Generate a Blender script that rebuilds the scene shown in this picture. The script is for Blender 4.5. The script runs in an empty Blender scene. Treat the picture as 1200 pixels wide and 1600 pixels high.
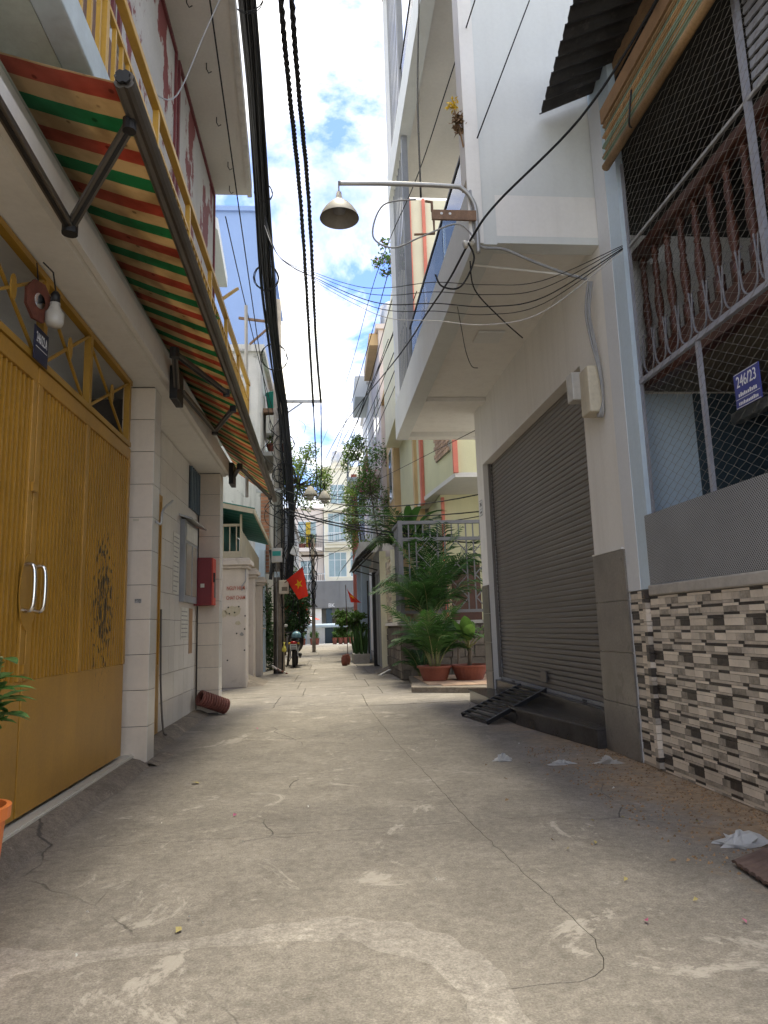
import bpy, math, random
from mathutils import Vector, Matrix
random.seed(7)
S = bpy.context.scene
RAD = math.radians

# ---------------------------------------------------------------- camera, sky, sun, exposure
cam_d = bpy.data.cameras.new('camera'); cam = bpy.data.objects.new('camera', cam_d)
S.collection.objects.link(cam); S.camera = cam
PITCH, YAW, ROLL = RAD(9.313), RAD(4.636), RAD(-1.7)
fwd = Vector((math.sin(YAW) * math.cos(PITCH), math.cos(YAW) * math.cos(PITCH), math.sin(PITCH)))
rgt = Vector((math.cos(YAW), -math.sin(YAW), 0)); upv = rgt.cross(fwd)
r2 = rgt * math.cos(ROLL) + upv * math.sin(ROLL); u2 = upv * math.cos(ROLL) - rgt * math.sin(ROLL)
mw = Matrix((r2, u2, -fwd)).transposed().to_4x4(); mw.translation = (0, 0, 1.05)
cam.matrix_world = mw
cam_d.sensor_fit = 'VERTICAL'; cam_d.sensor_height = 36; cam_d.lens = 36 * 1100 / 1600
cam_d.clip_start = 0.05; cam_d.clip_end = 2000

SUN_EL, SUN_AZ = RAD(74), RAD(12)         # azimuth clockwise from +Y (down the alley): high, a little ahead and to the right
W = bpy.data.worlds.new('World'); S.world = W; W.use_nodes = True
wn, wl = W.node_tree.nodes, W.node_tree.links
wn.clear()
def wnode(t, **k):
    n = wn.new(t)
    for a, b in k.items(): setattr(n, a, b)
    return n
wout = wnode('ShaderNodeOutputWorld'); wbg = wnode('ShaderNodeBackground'); wbg.inputs[1].default_value = 0.14
sky = wnode('ShaderNodeTexSky', sky_type='NISHITA'); sky.sun_disc = False
sky.sun_elevation = SUN_EL; sky.sun_rotation = SUN_AZ; sky.air_density = 1.0; sky.dust_density = 0.6; sky.ozone_density = 2.5
tc = wnode('ShaderNodeTexCoord'); sep = wnode('ShaderNodeSeparateXYZ'); wl.new(tc.outputs['Generated'], sep.inputs[0])
za = wnode('ShaderNodeMath', operation='ADD'); wl.new(sep.outputs[2], za.inputs[0]); za.inputs[1].default_value = 0.22
zm = wnode('ShaderNodeMath', operation='MAXIMUM'); wl.new(za.outputs[0], zm.inputs[0]); zm.inputs[1].default_value = 0.05
cx = wnode('ShaderNodeMath', operation='DIVIDE'); cy = wnode('ShaderNodeMath', operation='DIVIDE')
wl.new(sep.outputs[0], cx.inputs[0]); wl.new(zm.outputs[0], cx.inputs[1]); wl.new(sep.outputs[1], cy.inputs[0]); wl.new(zm.outputs[0], cy.inputs[1])
cmb = wnode('ShaderNodeCombineXYZ'); wl.new(cx.outputs[0], cmb.inputs[0]); wl.new(cy.outputs[0], cmb.inputs[1]); cmb.inputs[2].default_value = 4.3
n1 = wnode('ShaderNodeTexNoise'); n1.inputs['Scale'].default_value = 1.9; n1.inputs['Detail'].default_value = 8; n1.inputs['Roughness'].default_value = 0.6; n1.inputs['Distortion'].default_value = 0.35
wl.new(cmb.outputs[0], n1.inputs['Vector'])
rmp = wnode('ShaderNodeValToRGB'); rmp.color_ramp.elements[0].position = 0.43; rmp.color_ramp.elements[1].position = 0.62
wl.new(n1.outputs[0], rmp.inputs[0])
n2 = wnode('ShaderNodeTexNoise'); n2.inputs['Scale'].default_value = 4.5; n2.inputs['Detail'].default_value = 6
wl.new(cmb.outputs[0], n2.inputs['Vector'])
cr2 = wnode('ShaderNodeValToRGB'); cr2.color_ramp.elements[0].position = 0.3; cr2.color_ramp.elements[1].position = 0.72
cr2.color_ramp.elements[0].color = (3.4, 3.4, 3.7, 1); cr2.color_ramp.elements[1].color = (9.8, 9.2, 8.3, 1)
wl.new(n2.outputs[0], cr2.inputs[0])
mx = wnode('ShaderNodeMix', data_type='RGBA'); wl.new(rmp.outputs[0], mx.inputs[0]); tint = wnode('ShaderNodeMix', data_type='RGBA', blend_type='MULTIPLY'); tint.inputs[0].default_value = 1; wl.new(sky.outputs[0], tint.inputs[6]); tint.inputs[7].default_value = (.44, .52, .82, 1); wl.new(tint.outputs[2], mx.inputs[6]); wl.new(cr2.outputs[0], mx.inputs[7])
wl.new(mx.outputs[2], wbg.inputs[0]); wl.new(wbg.outputs[0], wout.inputs[0])

sun_d = bpy.data.lights.new('sun', 'SUN'); sun = bpy.data.objects.new('sun', sun_d); S.collection.objects.link(sun)
sun_d.energy = 1.8; sun_d.angle = RAD(16); sun_d.color = (1.0, 0.94, 0.84)
sd = Vector((math.sin(SUN_AZ) * math.cos(SUN_EL), math.cos(SUN_AZ) * math.cos(SUN_EL), math.sin(SUN_EL)))
sun.rotation_euler = sd.to_track_quat('Z', 'Y').to_euler(); sun.location = (6, -6, 30)
vs = S.view_settings; vs.view_transform = 'Standard'; vs.look = 'None'; vs.gamma = 1; vs.use_curve_mapping = False; vs.exposure = 1.75; vs.use_white_balance = True; vs.white_balance_temperature = 7300; vs.white_balance_tint = 2
S.cycles.use_denoising = True; S.cycles.max_bounces = 6; S.cycles.diffuse_bounces = 3; S.cycles.glossy_bounces = 2; S.cycles.transmission_bounces = 3; S.cycles.use_adaptive_sampling = True; S.cycles.adaptive_threshold = 0.02; S.cycles.caustics_reflective = False; S.cycles.caustics_refractive = False; S.cycles.transparent_max_bounces = 12

# ---------------------------------------------------------------- materials
MATS = {}
def mat(name, col, rough=0.75, var=0.18, scale=1.5, fine=45, bump=0.12, metal=0.0, rand=0.0, streak=0.0, streak_col=(0.05, 0.045, 0.04), spot=0.0, spot_col=(0.08, 0.07, 0.06), spot_scale=6, trans=0.0, island=0.0, spec=0.5):
    m = bpy.data.materials.new(name); m.use_nodes = True; N, L = m.node_tree.nodes, m.node_tree.links
    b = N['Principled BSDF']; out = N['Material Output']
    g = N.new('ShaderNodeNewGeometry')
    def noise(s, det=3, vec=None):
        n = N.new('ShaderNodeTexNoise'); n.inputs['Scale'].default_value = s; n.inputs['Detail'].default_value = det
        n.inputs['Roughness'].default_value = 0.6
        L.new(vec or g.outputs['Position'], n.inputs['Vector']); return n.outputs[0]
    def mapr(src, a, c, lo, hi):
        n = N.new('ShaderNodeMapRange'); n.inputs[1].default_value = a; n.inputs[2].default_value = c; n.inputs[3].default_value = lo; n.inputs[4].default_value = hi
        L.new(src, n.inputs[0]); return n.outputs[0]
    def mul(a, b_):
        n = N.new('ShaderNodeMath'); n.operation = 'MULTIPLY'; L.new(a, n.inputs[0])
        if isinstance(b_, float): n.inputs[1].default_value = b_
        else: L.new(b_, n.inputs[1])
        return n.outputs[0]
    def mix(f, a, c):
        n = N.new('ShaderNodeMix'); n.data_type = 'RGBA'; L.new(f, n.inputs[0])
        for i, x in ((6, a), (7, c)):
            if isinstance(x, tuple): n.inputs[i].default_value = x + (1,)
            else: L.new(x, n.inputs[i])
        return n.outputs[2]
    v = mapr(noise(scale), 0.3, 0.7, 1 - var, 1 + var)
    fn = noise(fine, 3); v = mul(v, mapr(fn, 0.3, 0.7, 1 - var * .45, 1 + var * .45))
    if rand:
        oi = N.new('ShaderNodeObjectInfo'); v = mul(v, mapr(oi.outputs['Random'], 0, 1, 1 - rand, 1 + rand))
    if island: v = mul(v, mapr(g.outputs['Random Per Island'], 0, 1, 1 - island, 1 + island))
    vm = N.new('ShaderNodeVectorMath'); vm.operation = 'SCALE'; vm.inputs[0].default_value = col; L.new(v, vm.inputs['Scale'])
    c = vm.outputs[0]
    if streak:
        mp = N.new('ShaderNodeMapping'); mp.inputs['Scale'].default_value = (7, 7, 0.45); L.new(g.outputs['Position'], mp.inputs[0])
        f = mapr(noise(1.0, 6, mp.outputs[0]), 0.48, 0.8, 0, streak); c = mix(f, c, streak_col)
    if spot:
        f = mapr(noise(spot_scale, 7), 0.60, 0.66, 0, spot); c = mix(f, c, spot_col)
    L.new(c, b.inputs['Base Color'])
    b.inputs['Roughness'].default_value = rough; b.inputs['Metallic'].default_value = metal; b.inputs['Specular IOR Level'].default_value = spec
    if bump:
        bp = N.new('ShaderNodeBump'); bp.inputs['Strength'].default_value = bump; bp.inputs['Distance'].default_value = 0.01
        L.new(fn, bp.inputs['Height']); L.new(bp.outputs[0], b.inputs['Normal'])
    if trans:
        t = N.new('ShaderNodeBsdfTranslucent'); L.new(c, t.inputs[0]); ms = N.new('ShaderNodeMixShader'); ms.inputs[0].default_value = trans
        L.new(b.outputs[0], ms.inputs[1]); L.new(t.outputs[0], ms.inputs[2]); L.new(ms.outputs[0], out.inputs[0])
    MATS[name] = m; return m

def nodes_of(m): return m.node_tree.nodes, m.node_tree.links

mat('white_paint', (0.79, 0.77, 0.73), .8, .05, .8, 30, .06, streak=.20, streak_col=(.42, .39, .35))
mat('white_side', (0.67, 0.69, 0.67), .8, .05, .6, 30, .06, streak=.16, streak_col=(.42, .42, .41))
mat('old_white', (0.62, 0.60, 0.56), .85, .12, 1.2, 30, .1, streak=.35, streak_col=(.12, .11, .1))
mat('drip_white', (0.66, 0.65, 0.62), .85, .1, 1.2, 30, .1, streak=.6, streak_col=(.06, .055, .05), spot=.5, spot_col=(.1, .1, .09), spot_scale=3)
mat('soffit', (0.66, 0.63, 0.58), .85, .08, .9, 30, .06, streak=.0)
mat('slab_green', (0.50, 0.55, 0.50), .85, .15, 1.5, 30, .1, spot=.35, spot_col=(.2, .2, .17), spot_scale=4)
mat('slab_blue', (0.50, 0.58, 0.62), .8, .1, 2, 30, .1, streak=.2)
mat('pale_blue', (0.55, 0.66, 0.75), .8, .07, 1, 35, .08, streak=.12, streak_col=(.3, .33, .36))
mat('pale_grey', (0.68, 0.70, 0.72), .8, .05, 1, 35, .06)
mat('blue_wall', (0.25, 0.36, 0.60), .85, .05, .5, 20, .05)
mat('sky_blue_col', (0.42, 0.52, 0.62), .8, .08, 1, 30, .05)
mat('tile_cream', (0.70, 0.61, 0.51), .35, .07, 1.2, 25, .03, rand=.05, streak=.12, streak_col=(.25, .2, .15))
mat('tile_wall', (0.74, 0.70, 0.64), .25, .06, 1.2, 25, .03, rand=.05)
mat('grout', (0.13, 0.11, 0.095), .9)
mat('step_tile', (0.60, 0.57, 0.50), .4, .06, 2, 30, .03, rand=.05)
mat('yellow_rail', (0.56, 0.33, 0.06), .45, .12, 3, 40, .06, streak=.15, streak_col=(.2, .1, .03))
mat('yellow_bar', (0.40, 0.22, 0.035), .45, .12, 3, 40, .06)
mat('red_frame', (0.16, 0.035, 0.04), .6, .2, 4, 40, .1)
mat('ribbed', (0.40, 0.29, 0.26), .8, .12, 3, 40, .1)
mat('black_rubber', (0.012, 0.012, 0.013), .55, .2, 4, 40, .05)
mat('dark_iron', (0.025, 0.025, 0.027), .5, .2, 5, 40, .08, metal=.3)
mat('alu_brown', (0.13, 0.115, 0.10), .42, .15, 3, 60, .04, metal=.55)
mat('scroll_grey', (0.20, 0.20, 0.22), .6, .12, 3, 50, .05)
mat('grey_steel', (0.30, 0.31, 0.33), .5, .12, 3, 50, .05, metal=.2)
mat('grey_paint', (0.27, 0.28, 0.29), .55, .1, 3, 50, .05)
mat('fence_grey', (0.16, 0.16, 0.17), .55, .12, 3, 50, .06, streak=.2)
mat('lilac_steel', (0.33, 0.34, 0.39), .5, .12, 3, 50, .06, streak=.25, streak_col=(.15, .12, .1))
mat('galvanised', (0.42, 0.42, 0.41), .42, .15, 6, 60, .04, metal=.6)
mat('wire_zinc', (0.30, 0.29, 0.27), .5, .2, 12, 90, .0, metal=.3)
mat('chrome', (0.75, 0.74, 0.72), .15, .05, 5, 40, .0, metal=1.0)
mat('rust_steel', (0.22, 0.13, 0.08), .75, .3, 8, 60, .15, spot=.6, spot_col=(.32, .2, .12), spot_scale=14)
mat('shutter', (0.17, 0.153, 0.138), .5, .06, 1.2, 50, .04, metal=.15, rand=.03)
mat('granite', (0.20, 0.18, 0.155), .3, .3, 2.5, 60, .02, streak=.0, spot=.5, spot_col=(.06, .052, .045), spot_scale=5)
mat('granite_dark', (0.055, 0.05, 0.047), .22, .35, 4, 60, .02)
mat('brown_wood', (0.085, 0.03, 0.018), .45, .2, 5, 40, .06, streak=.2)
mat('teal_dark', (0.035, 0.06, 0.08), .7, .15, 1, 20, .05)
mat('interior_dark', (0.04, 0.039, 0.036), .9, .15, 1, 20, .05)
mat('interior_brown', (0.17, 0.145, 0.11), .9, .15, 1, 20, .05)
mat('roof_black', (0.040, 0.038, 0.038), .7, .3, 4, 30, .1, spot=.4, spot_col=(.12, .11, .1), spot_scale=10)
mat('roof_green', (0.05, 0.20, 0.16), .6, .2, 3, 30, .08)
mat('green_tarp', (0.03, 0.22, 0.12), .6, .15, 3, 30, .05, trans=.3)
mat('beige_wall', (0.60, 0.53, 0.46), .85, .08, 1.2, 30, .1, spot=.35, spot_col=(.34, .29, .24), spot_scale=3.5, streak=.15, streak_col=(.25, .2, .17))
mat('cream_wood', (0.50, 0.44, 0.32), .7, .12, 2, 30, .06, streak=.25, streak_col=(.2, .17, .12))
mat('cream_yellow', (0.66, 0.63, 0.40), .85, .06, 1, 30, .05, streak=.12, streak_col=(.35, .32, .2))
mat('cream_pale', (0.72, 0.68, 0.50), .85, .06, 1, 30, .05)
mat('coral', (0.66, 0.20, 0.14), .75, .1, 2, 30, .05)
mat('tan_wall', (0.60, 0.42, 0.22), .85, .1, 1.2, 30, .05, streak=.15)
mat('pink_white', (0.66, 0.58, 0.54), .85, .1, .8, 30, .08, streak=.3, streak_col=(.3, .26, .24))
mat('concrete_grey', (0.36, 0.35, 0.33), .9, .2, 1.5, 30, .15, streak=.3)
mat('pole_concrete', (0.27, 0.24, 0.21), .9, .3, 4, 40, .2, streak=.8, streak_col=(.07, .06, .05))
mat('stone', (0.135, 0.115, 0.095), .85, .3, 6, 40, .35, rand=.35)
mat('stack_stone', (0.60, 0.52, 0.40), .85, .2, 8, 40, .3, rand=.25)
mat('brick', (0.42, 0.20, 0.12), .85, .2, 8, 40, .2, rand=.25)
mat('brick_pale', (0.48, 0.32, 0.22), .85, .2, 8, 40, .2, rand=.2)
mat('mortar', (0.42, 0.39, 0.35), .95, .15, 5, 50, .2)
mat('terracotta', (0.21, 0.062, 0.04), .7, .15, 4, 40, .08)
mat('orange_plastic', (0.75, 0.20, 0.05), .45, .06, 3, 40, .02)
mat('soil', (0.05, 0.035, 0.025), .95, .3, 20, 80, .4)
mat('pipe_red', (0.20, 0.07, 0.055), .6, .2, 6, 50, .1)
mat('red_metal', (0.20, 0.012, 0.018), .4, .1, 3, 40, .03)
mat('red_paint', (0.55, 0.06, 0.04), .6, .1, 4, 40, .03)
mat('faded_red', (0.45, 0.13, 0.09), .8, .2, 30, 90, .0)
mat('meter_plastic', (0.58, 0.52, 0.40), .5, .12, 6, 40, .05, streak=.3, streak_col=(.25, .2, .13))
mat('meter_clear', (0.48, 0.46, 0.42), .3, .12, 6, 40, .03)
mat('plastic_white', (0.72, 0.72, 0.70), .4, .05, 3, 40, .0)
mat('plastic_bag', (0.55, 0.55, 0.54), .3, .08, 20, 60, .1, trans=.3)
mat('bulb_white', (0.48, 0.46, 0.42), .3, .03, 3, 40, .0)
mat('plate_blue', (0.045, 0.055, 0.24), .5, .1, 6, 60, .03)
mat('plate_navy', (0.012, 0.016, 0.05), .5, .1, 6, 60, .03)
mat('letter_white', (0.72, 0.72, 0.74), .5, .05, 6, 60, .0)
mat('letter_black', (0.03, 0.03, 0.03), .6, .05, 6, 60, .0)
mat('paper', (0.62, 0.60, 0.54), .85, .1, 10, 60, .05)
mat('paper_print', (0.30, 0.29, 0.28), .85, .5, 60, 160, .0)
mat('brown_board', (0.36, 0.22, 0.12), .8, .15, 5, 50, .05)
mat('notice_glass', (0.40, 0.37, 0.30), .2, .1, 3, 40, .0)
mat('window_dark', (0.05, 0.065, 0.075), .12, .2, 2, 20, .0)
mat('sheet_brown', (0.13, 0.085, 0.07), .7, .25, 8, 50, .1)
mat('window_teal', (0.30, 0.40, 0.42), .12, .15, 1, 20, .0)
mat('frame_white', (0.74, 0.74, 0.72), .5, .04, 3, 40, .0)
mat('blue_louver', (0.09, 0.13, 0.16), .5, .15, 3, 40, .05)
mat('flag_red', (0.62, 0.035, 0.02), .8, .06, 4, 60, .02, trans=.35)
mat('flag_yellow', (0.85, 0.60, 0.03), .8, .05, 4, 60, .02, trans=.3)
mat('cable', (0.012, 0.012, 0.013), .85, .2, 6, 40, .0)
mat('cable_grey', (0.30, 0.30, 0.30), .5, .1, 6, 40, .0)
mat('cable_white', (0.55, 0.53, 0.50), .5, .1, 6, 40, .0)
mat('porcelain', (0.60, 0.58, 0.52), .25, .08, 6, 40, .0)
mat('leaf_green', (0.085, 0.165, 0.035), .5, .25, 3, 30, .0, trans=.42, island=.45)
mat('leaf_light', (0.19, 0.28, 0.06), .5, .25, 3, 30, .0, trans=.5, island=.4)
mat('leaf_dark', (0.038, 0.09, 0.027), .65, .25, 3, 30, .0, trans=.25, island=.45)
mat('leaf_palm', (0.036, 0.095, 0.02), .65, .25, 3, 30, .0, trans=.3, island=.35)
mat('leaf_variegated', (0.10, 0.22, 0.06), .45, .45, 30, 90, .0, trans=.35, island=.3)
mat('petal_pink', (0.45, 0.12, 0.22), .7, .2, 5, 40, .0, trans=.3, island=.3)
mat('petal_red', (0.60, 0.05, 0.03), .7, .2, 5, 40, .0, trans=.3, island=.3)
mat('petal_yellow', (0.65, 0.45, 0.05), .7, .2, 5, 40, .0, trans=.3, island=.3)
mat('leaf_dry', (0.24, 0.15, 0.08), .85, .3, 8, 40, .0, island=.4)
mat('leaf_fallen', (0.34, 0.28, 0.11), .8, .3, 8, 40, .0, island=.3)
mat('bark', (0.13, 0.10, 0.075), .9, .3, 8, 50, .4)
mat('palm_stem', (0.20, 0.20, 0.08), .7, .25, 8, 50, .1)
mat('teal_plastic', (0.03, 0.35, 0.30), .5, .1, 3, 40, .0, trans=.2)
mat('bike_black', (0.014, 0.014, 0.016), .3, .2, 5, 40, .0)
mat('tyre', (0.018, 0.018, 0.018), .85, .2, 9, 60, .1)
mat('helmet_blue', (0.16, 0.30, 0.38), .25, .05, 5, 40, .0)
mat('lens_red', (0.45, 0.02, 0.02), .25, .05, 5, 40, .0)
mat('mirror_glass', (0.8, 0.8, 0.8), .05, .02, 5, 40, .0, metal=1.0)
mat('red_brown_board', (0.14, 0.045, 0.03), .6, .3, 20, 90, .1)
mat('yellow_bag', (0.70, 0.62, 0.12), .5, .1, 9, 60, .1)
mat('pale_pink', (0.76, 0.67, 0.60), .85, .06, 1, 30, .03)
mat('cream_far', (0.82, 0.77, 0.62), .85, .05, .5, 30, .03)
mat('shop_grey', (0.16, 0.165, 0.17), .6, .08, 1, 30, .03)
mat('tank_steel', (0.55, 0.55, 0.54), .35, .1, 2, 40, .0, metal=.7)
mat('lamp_shade', (0.50, 0.46, 0.38), .5, .12, 8, 50, .04, streak=.25, streak_col=(.3, .24, .18))
mat('lamp_inside', (0.30, 0.28, 0.25), .5, .12, 8, 50, .04)
mat('lavender', (0.50, 0.46, 0.58), .85, .06, 1, 30, .03)

# glass: thin clear panes
gm = bpy.data.materials.new('clear_glass'); gm.use_nodes = True; N, L = nodes_of(gm); b = N['Principled BSDF']
b.inputs['Base Color'].default_value = (.75, .85, .88, 1); b.inputs['Roughness'].default_value = .03
tr = N.new('ShaderNodeBsdfTransparent'); tr.inputs[0].default_value = (.80, .88, .92, 1)
gl = N.new('ShaderNodeBsdfGlossy'); gl.inputs['Roughness'].default_value = .03
fr = N.new('ShaderNodeFresnel'); fr.inputs[0].default_value = 1.6
ms = N.new('ShaderNodeMixShader'); L.new(fr.outputs[0], ms.inputs[0]); L.new(tr.outputs[0], ms.inputs[1]); L.new(gl.outputs[0], ms.inputs[2])
L.new(ms.outputs[0], N['Material Output'].inputs[0]); MATS['clear_glass'] = gm

def ramp_node(N, stops, interp='LINEAR'):
    r = N.new('ShaderNodeValToRGB'); r.color_ramp.interpolation = interp
    e = r.color_ramp.elements
    e[0].position, e[0].color = stops[0][0], stops[0][1] + (1,)
    e[1].position, e[1].color = stops[-1][0], stops[-1][1] + (1,)
    for p, c in stops[1:-1]:
        k = e.new(p); k.color = c + (1,)
    return r

# awning cloth: printed stripes across its length
m = mat('awning_cloth', (.5, .4, .3), .8, .0, 1, 40, .08); N, L = nodes_of(m); b = N['Principled BSDF']
g = N.new('ShaderNodeNewGeometry'); sp = N.new('ShaderNodeSeparateXYZ'); L.new(g.outputs['Position'], sp.inputs[0])
wob = N.new('ShaderNodeTexNoise'); wob.inputs['Scale'].default_value = 6; L.new(g.outputs['Position'], wob.inputs[0])
a1 = N.new('ShaderNodeMath'); a1.operation = 'MULTIPLY_ADD'; L.new(wob.outputs[0], a1.inputs[0]); a1.inputs[1].default_value = .012; L.new(sp.outputs[1], a1.inputs[2])
a2 = N.new('ShaderNodeMath'); a2.operation = 'MULTIPLY_ADD'; L.new(a1.outputs[0], a2.inputs[0]); a2.inputs[1].default_value = 1 / .44; a2.inputs[2].default_value = -(2.91 - .055) / .44
a3 = N.new('ShaderNodeMath'); a3.operation = 'FRACT'; L.new(a2.outputs[0], a3.inputs[0])
st = ramp_node(N, [(0, (.48, .13, .085)), (.25, (.62, .47, .28)), (.5, (.045, .27, .12)), (.75, (.62, .47, .28))], 'CONSTANT')
L.new(a3.outputs[0], st.inputs[0])
nz = N.new('ShaderNodeTexNoise'); nz.inputs['Scale'].default_value = 5; nz.inputs['Detail'].default_value = 8; L.new(g.outputs['Position'], nz.inputs[0])
rr = ramp_node(N, [(.35, (.55, .5, .45)), (.6, (1, 1, 1))]); L.new(nz.outputs[0], rr.inputs[0])
mm = N.new('ShaderNodeMix'); mm.data_type = 'RGBA'; mm.blend_type = 'MULTIPLY'; mm.inputs[0].default_value = .8; L.new(st.outputs[0], mm.inputs[6]); L.new(rr.outputs[0], mm.inputs[7])
vz = N.new('ShaderNodeTexVoronoi'); vz.inputs['Scale'].default_value = 9; L.new(g.outputs['Position'], vz.inputs[0])
vr = ramp_node(N, [(.09, (.16, .12, .08)), (.15, (1, 1, 1))]); L.new(vz.outputs[0], vr.inputs[0])
m2 = N.new('ShaderNodeMix'); m2.data_type = 'RGBA'; m2.blend_type = 'MULTIPLY'; m2.inputs[0].default_value = .6; L.new(mm.outputs[2], m2.inputs[6]); L.new(vr.outputs[0], m2.inputs[7])
L.new(m2.outputs[2], b.inputs['Base Color'])
t = N.new('ShaderNodeBsdfTranslucent'); L.new(m2.outputs[2], t.inputs[0]); ms = N.new('ShaderNodeMixShader'); ms.inputs[0].default_value = .55
L.new(b.outputs[0], ms.inputs[1]); L.new(t.outputs[0], ms.inputs[2]); L.new(ms.outputs[0], N['Material Output'].inputs[0])

# yellow gate paint with worn-through patches
m = mat('gate_paint', (.42, .215, .03), .42, .14, 2, 50, .08, streak=.22, streak_col=(.16, .07, .012)); N, L = nodes_of(m); b = N['Principled BSDF']
src = b.inputs['Base Color'].links[0].from_socket
g = N.new('ShaderNodeNewGeometry'); vd = N.new('ShaderNodeVectorMath'); vd.operation = 'DISTANCE'
mpp = N.new('ShaderNodeMapping'); mpp.inputs['Scale'].default_value = (0.2, 1.5, .75); L.new(g.outputs['Position'], mpp.inputs[0])
L.new(mpp.outputs[0], vd.inputs[0]); vd.inputs[1].default_value = (-.33, 5.38 * 1.5, 1.30 * .75)
mr = N.new('ShaderNodeMapRange'); mr.inputs[1].default_value = .1; mr.inputs[2].default_value = .75; mr.inputs[3].default_value = .17; mr.inputs[4].default_value = -.14; L.new(vd.outputs['Value'], mr.inputs[0])
mp3 = N.new('ShaderNodeMapping'); mp3.inputs['Scale'].default_value = (70, 70, 16); L.new(g.outputs['Position'], mp3.inputs[0])
nz = N.new('ShaderNodeTexNoise'); nz.inputs['Scale'].default_value = 1; nz.inputs['Detail'].default_value = 6; L.new(mp3.outputs[0], nz.inputs[0])
ad = N.new('ShaderNodeMath'); ad.operation = 'ADD'; L.new(nz.outputs[0], ad.inputs[0]); L.new(mr.outputs[0], ad.inputs[1])
st2 = N.new('ShaderNodeMapRange'); st2.inputs[1].default_value = .62; st2.inputs[2].default_value = .66; L.new(ad.outputs[0], st2.inputs[0])
mm = N.new('ShaderNodeMix'); mm.data_type = 'RGBA'; L.new(st2.outputs[0], mm.inputs[0]); L.new(src, mm.inputs[6]); mm.inputs[7].default_value = (.07, .045, .022, 1); L.new(mm.outputs[2], b.inputs['Base Color'])

# peeling red painted panels
m = mat('peel_panel', (.5, .48, .45), .75, .1, 2, 40, .1); N, L = nodes_of(m); b = N['Principled BSDF']
src = b.inputs['Base Color'].links[0].from_socket
g = N.new('ShaderNodeNewGeometry'); mp3 = N.new('ShaderNodeMapping'); mp3.inputs['Scale'].default_value = (4, 2.4, 1.25); L.new(g.outputs['Position'], mp3.inputs[0])
nz = N.new('ShaderNodeTexNoise'); nz.inputs['Scale'].default_value = 1.0; nz.inputs['Detail'].default_value = 9; nz.inputs['Roughness'].default_value = .65; L.new(mp3.outputs[0], nz.inputs[0])
st2 = N.new('ShaderNodeMapRange'); st2.inputs[1].default_value = .53; st2.inputs[2].default_value = .55; L.new(nz.outputs[0], st2.inputs[0])
mm = N.new('ShaderNodeMix'); mm.data_type = 'RGBA'; L.new(st2.outputs[0], mm.inputs[0]); L.new(src, mm.inputs[6]); mm.inputs[7].default_value = (.22, .055, .055, 1); L.new(mm.outputs[2], b.inputs['Base Color'])

# woven blind
m = mat('blind_reed', (.40, .25, .12), .8, .3, 3, 60, .1, rand=.35)
mat('blind_green', (.25, .33, .24), .8, .2, 3, 60, .1, rand=.2)
# perforated sheet
m = mat('perforated', (.36, .37, .39), .5, .1, 2, 60, .0, metal=.2); N, L = nodes_of(m); b = N['Principled BSDF']
src = b.inputs['Base Color'].links[0].from_socket
g = N.new('ShaderNodeNewGeometry'); mp3 = N.new('ShaderNodeMapping'); mp3.inputs['Scale'].default_value = (0, 70, 70); mp3.inputs['Rotation'].default_value = (RAD(45), 0, 0); L.new(g.outputs['Position'], mp3.inputs[0])
vz = N.new('ShaderNodeTexVoronoi'); vz.inputs['Scale'].default_value = 1; vz.inputs['Randomness'].default_value = 0; L.new(mp3.outputs[0], vz.inputs[0])
vr = ramp_node(N, [(.30, (.12, .12, .12)), (.38, (1, 1, 1))]); L.new(vz.outputs[0], vr.inputs[0])
mm = N.new('ShaderNodeMix'); mm.data_type = 'RGBA'; mm.blend_type = 'MULTIPLY'; mm.inputs[0].default_value = 1; L.new(src, mm.inputs[6]); L.new(vr.outputs[0], mm.inputs[7]); L.new(mm.outputs[2], b.inputs['Base Color'])

# mosaic tile faces
mat('mosaic_light', (.70, .61, .50), .35, .12, 5, 60, .06, rand=.14)
mat('mosaic_tan', (.50, .435, .36), .4, .2, 12, 60, .12, rand=.18)
mat('mosaic_grey', (.32, .28, .23), .45, .35, 16, 60, .2, rand=.2)
mat('mosaic_dark', (.052, .043, .037), .35, .4, 20, 60, .15, rand=.4)

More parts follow.
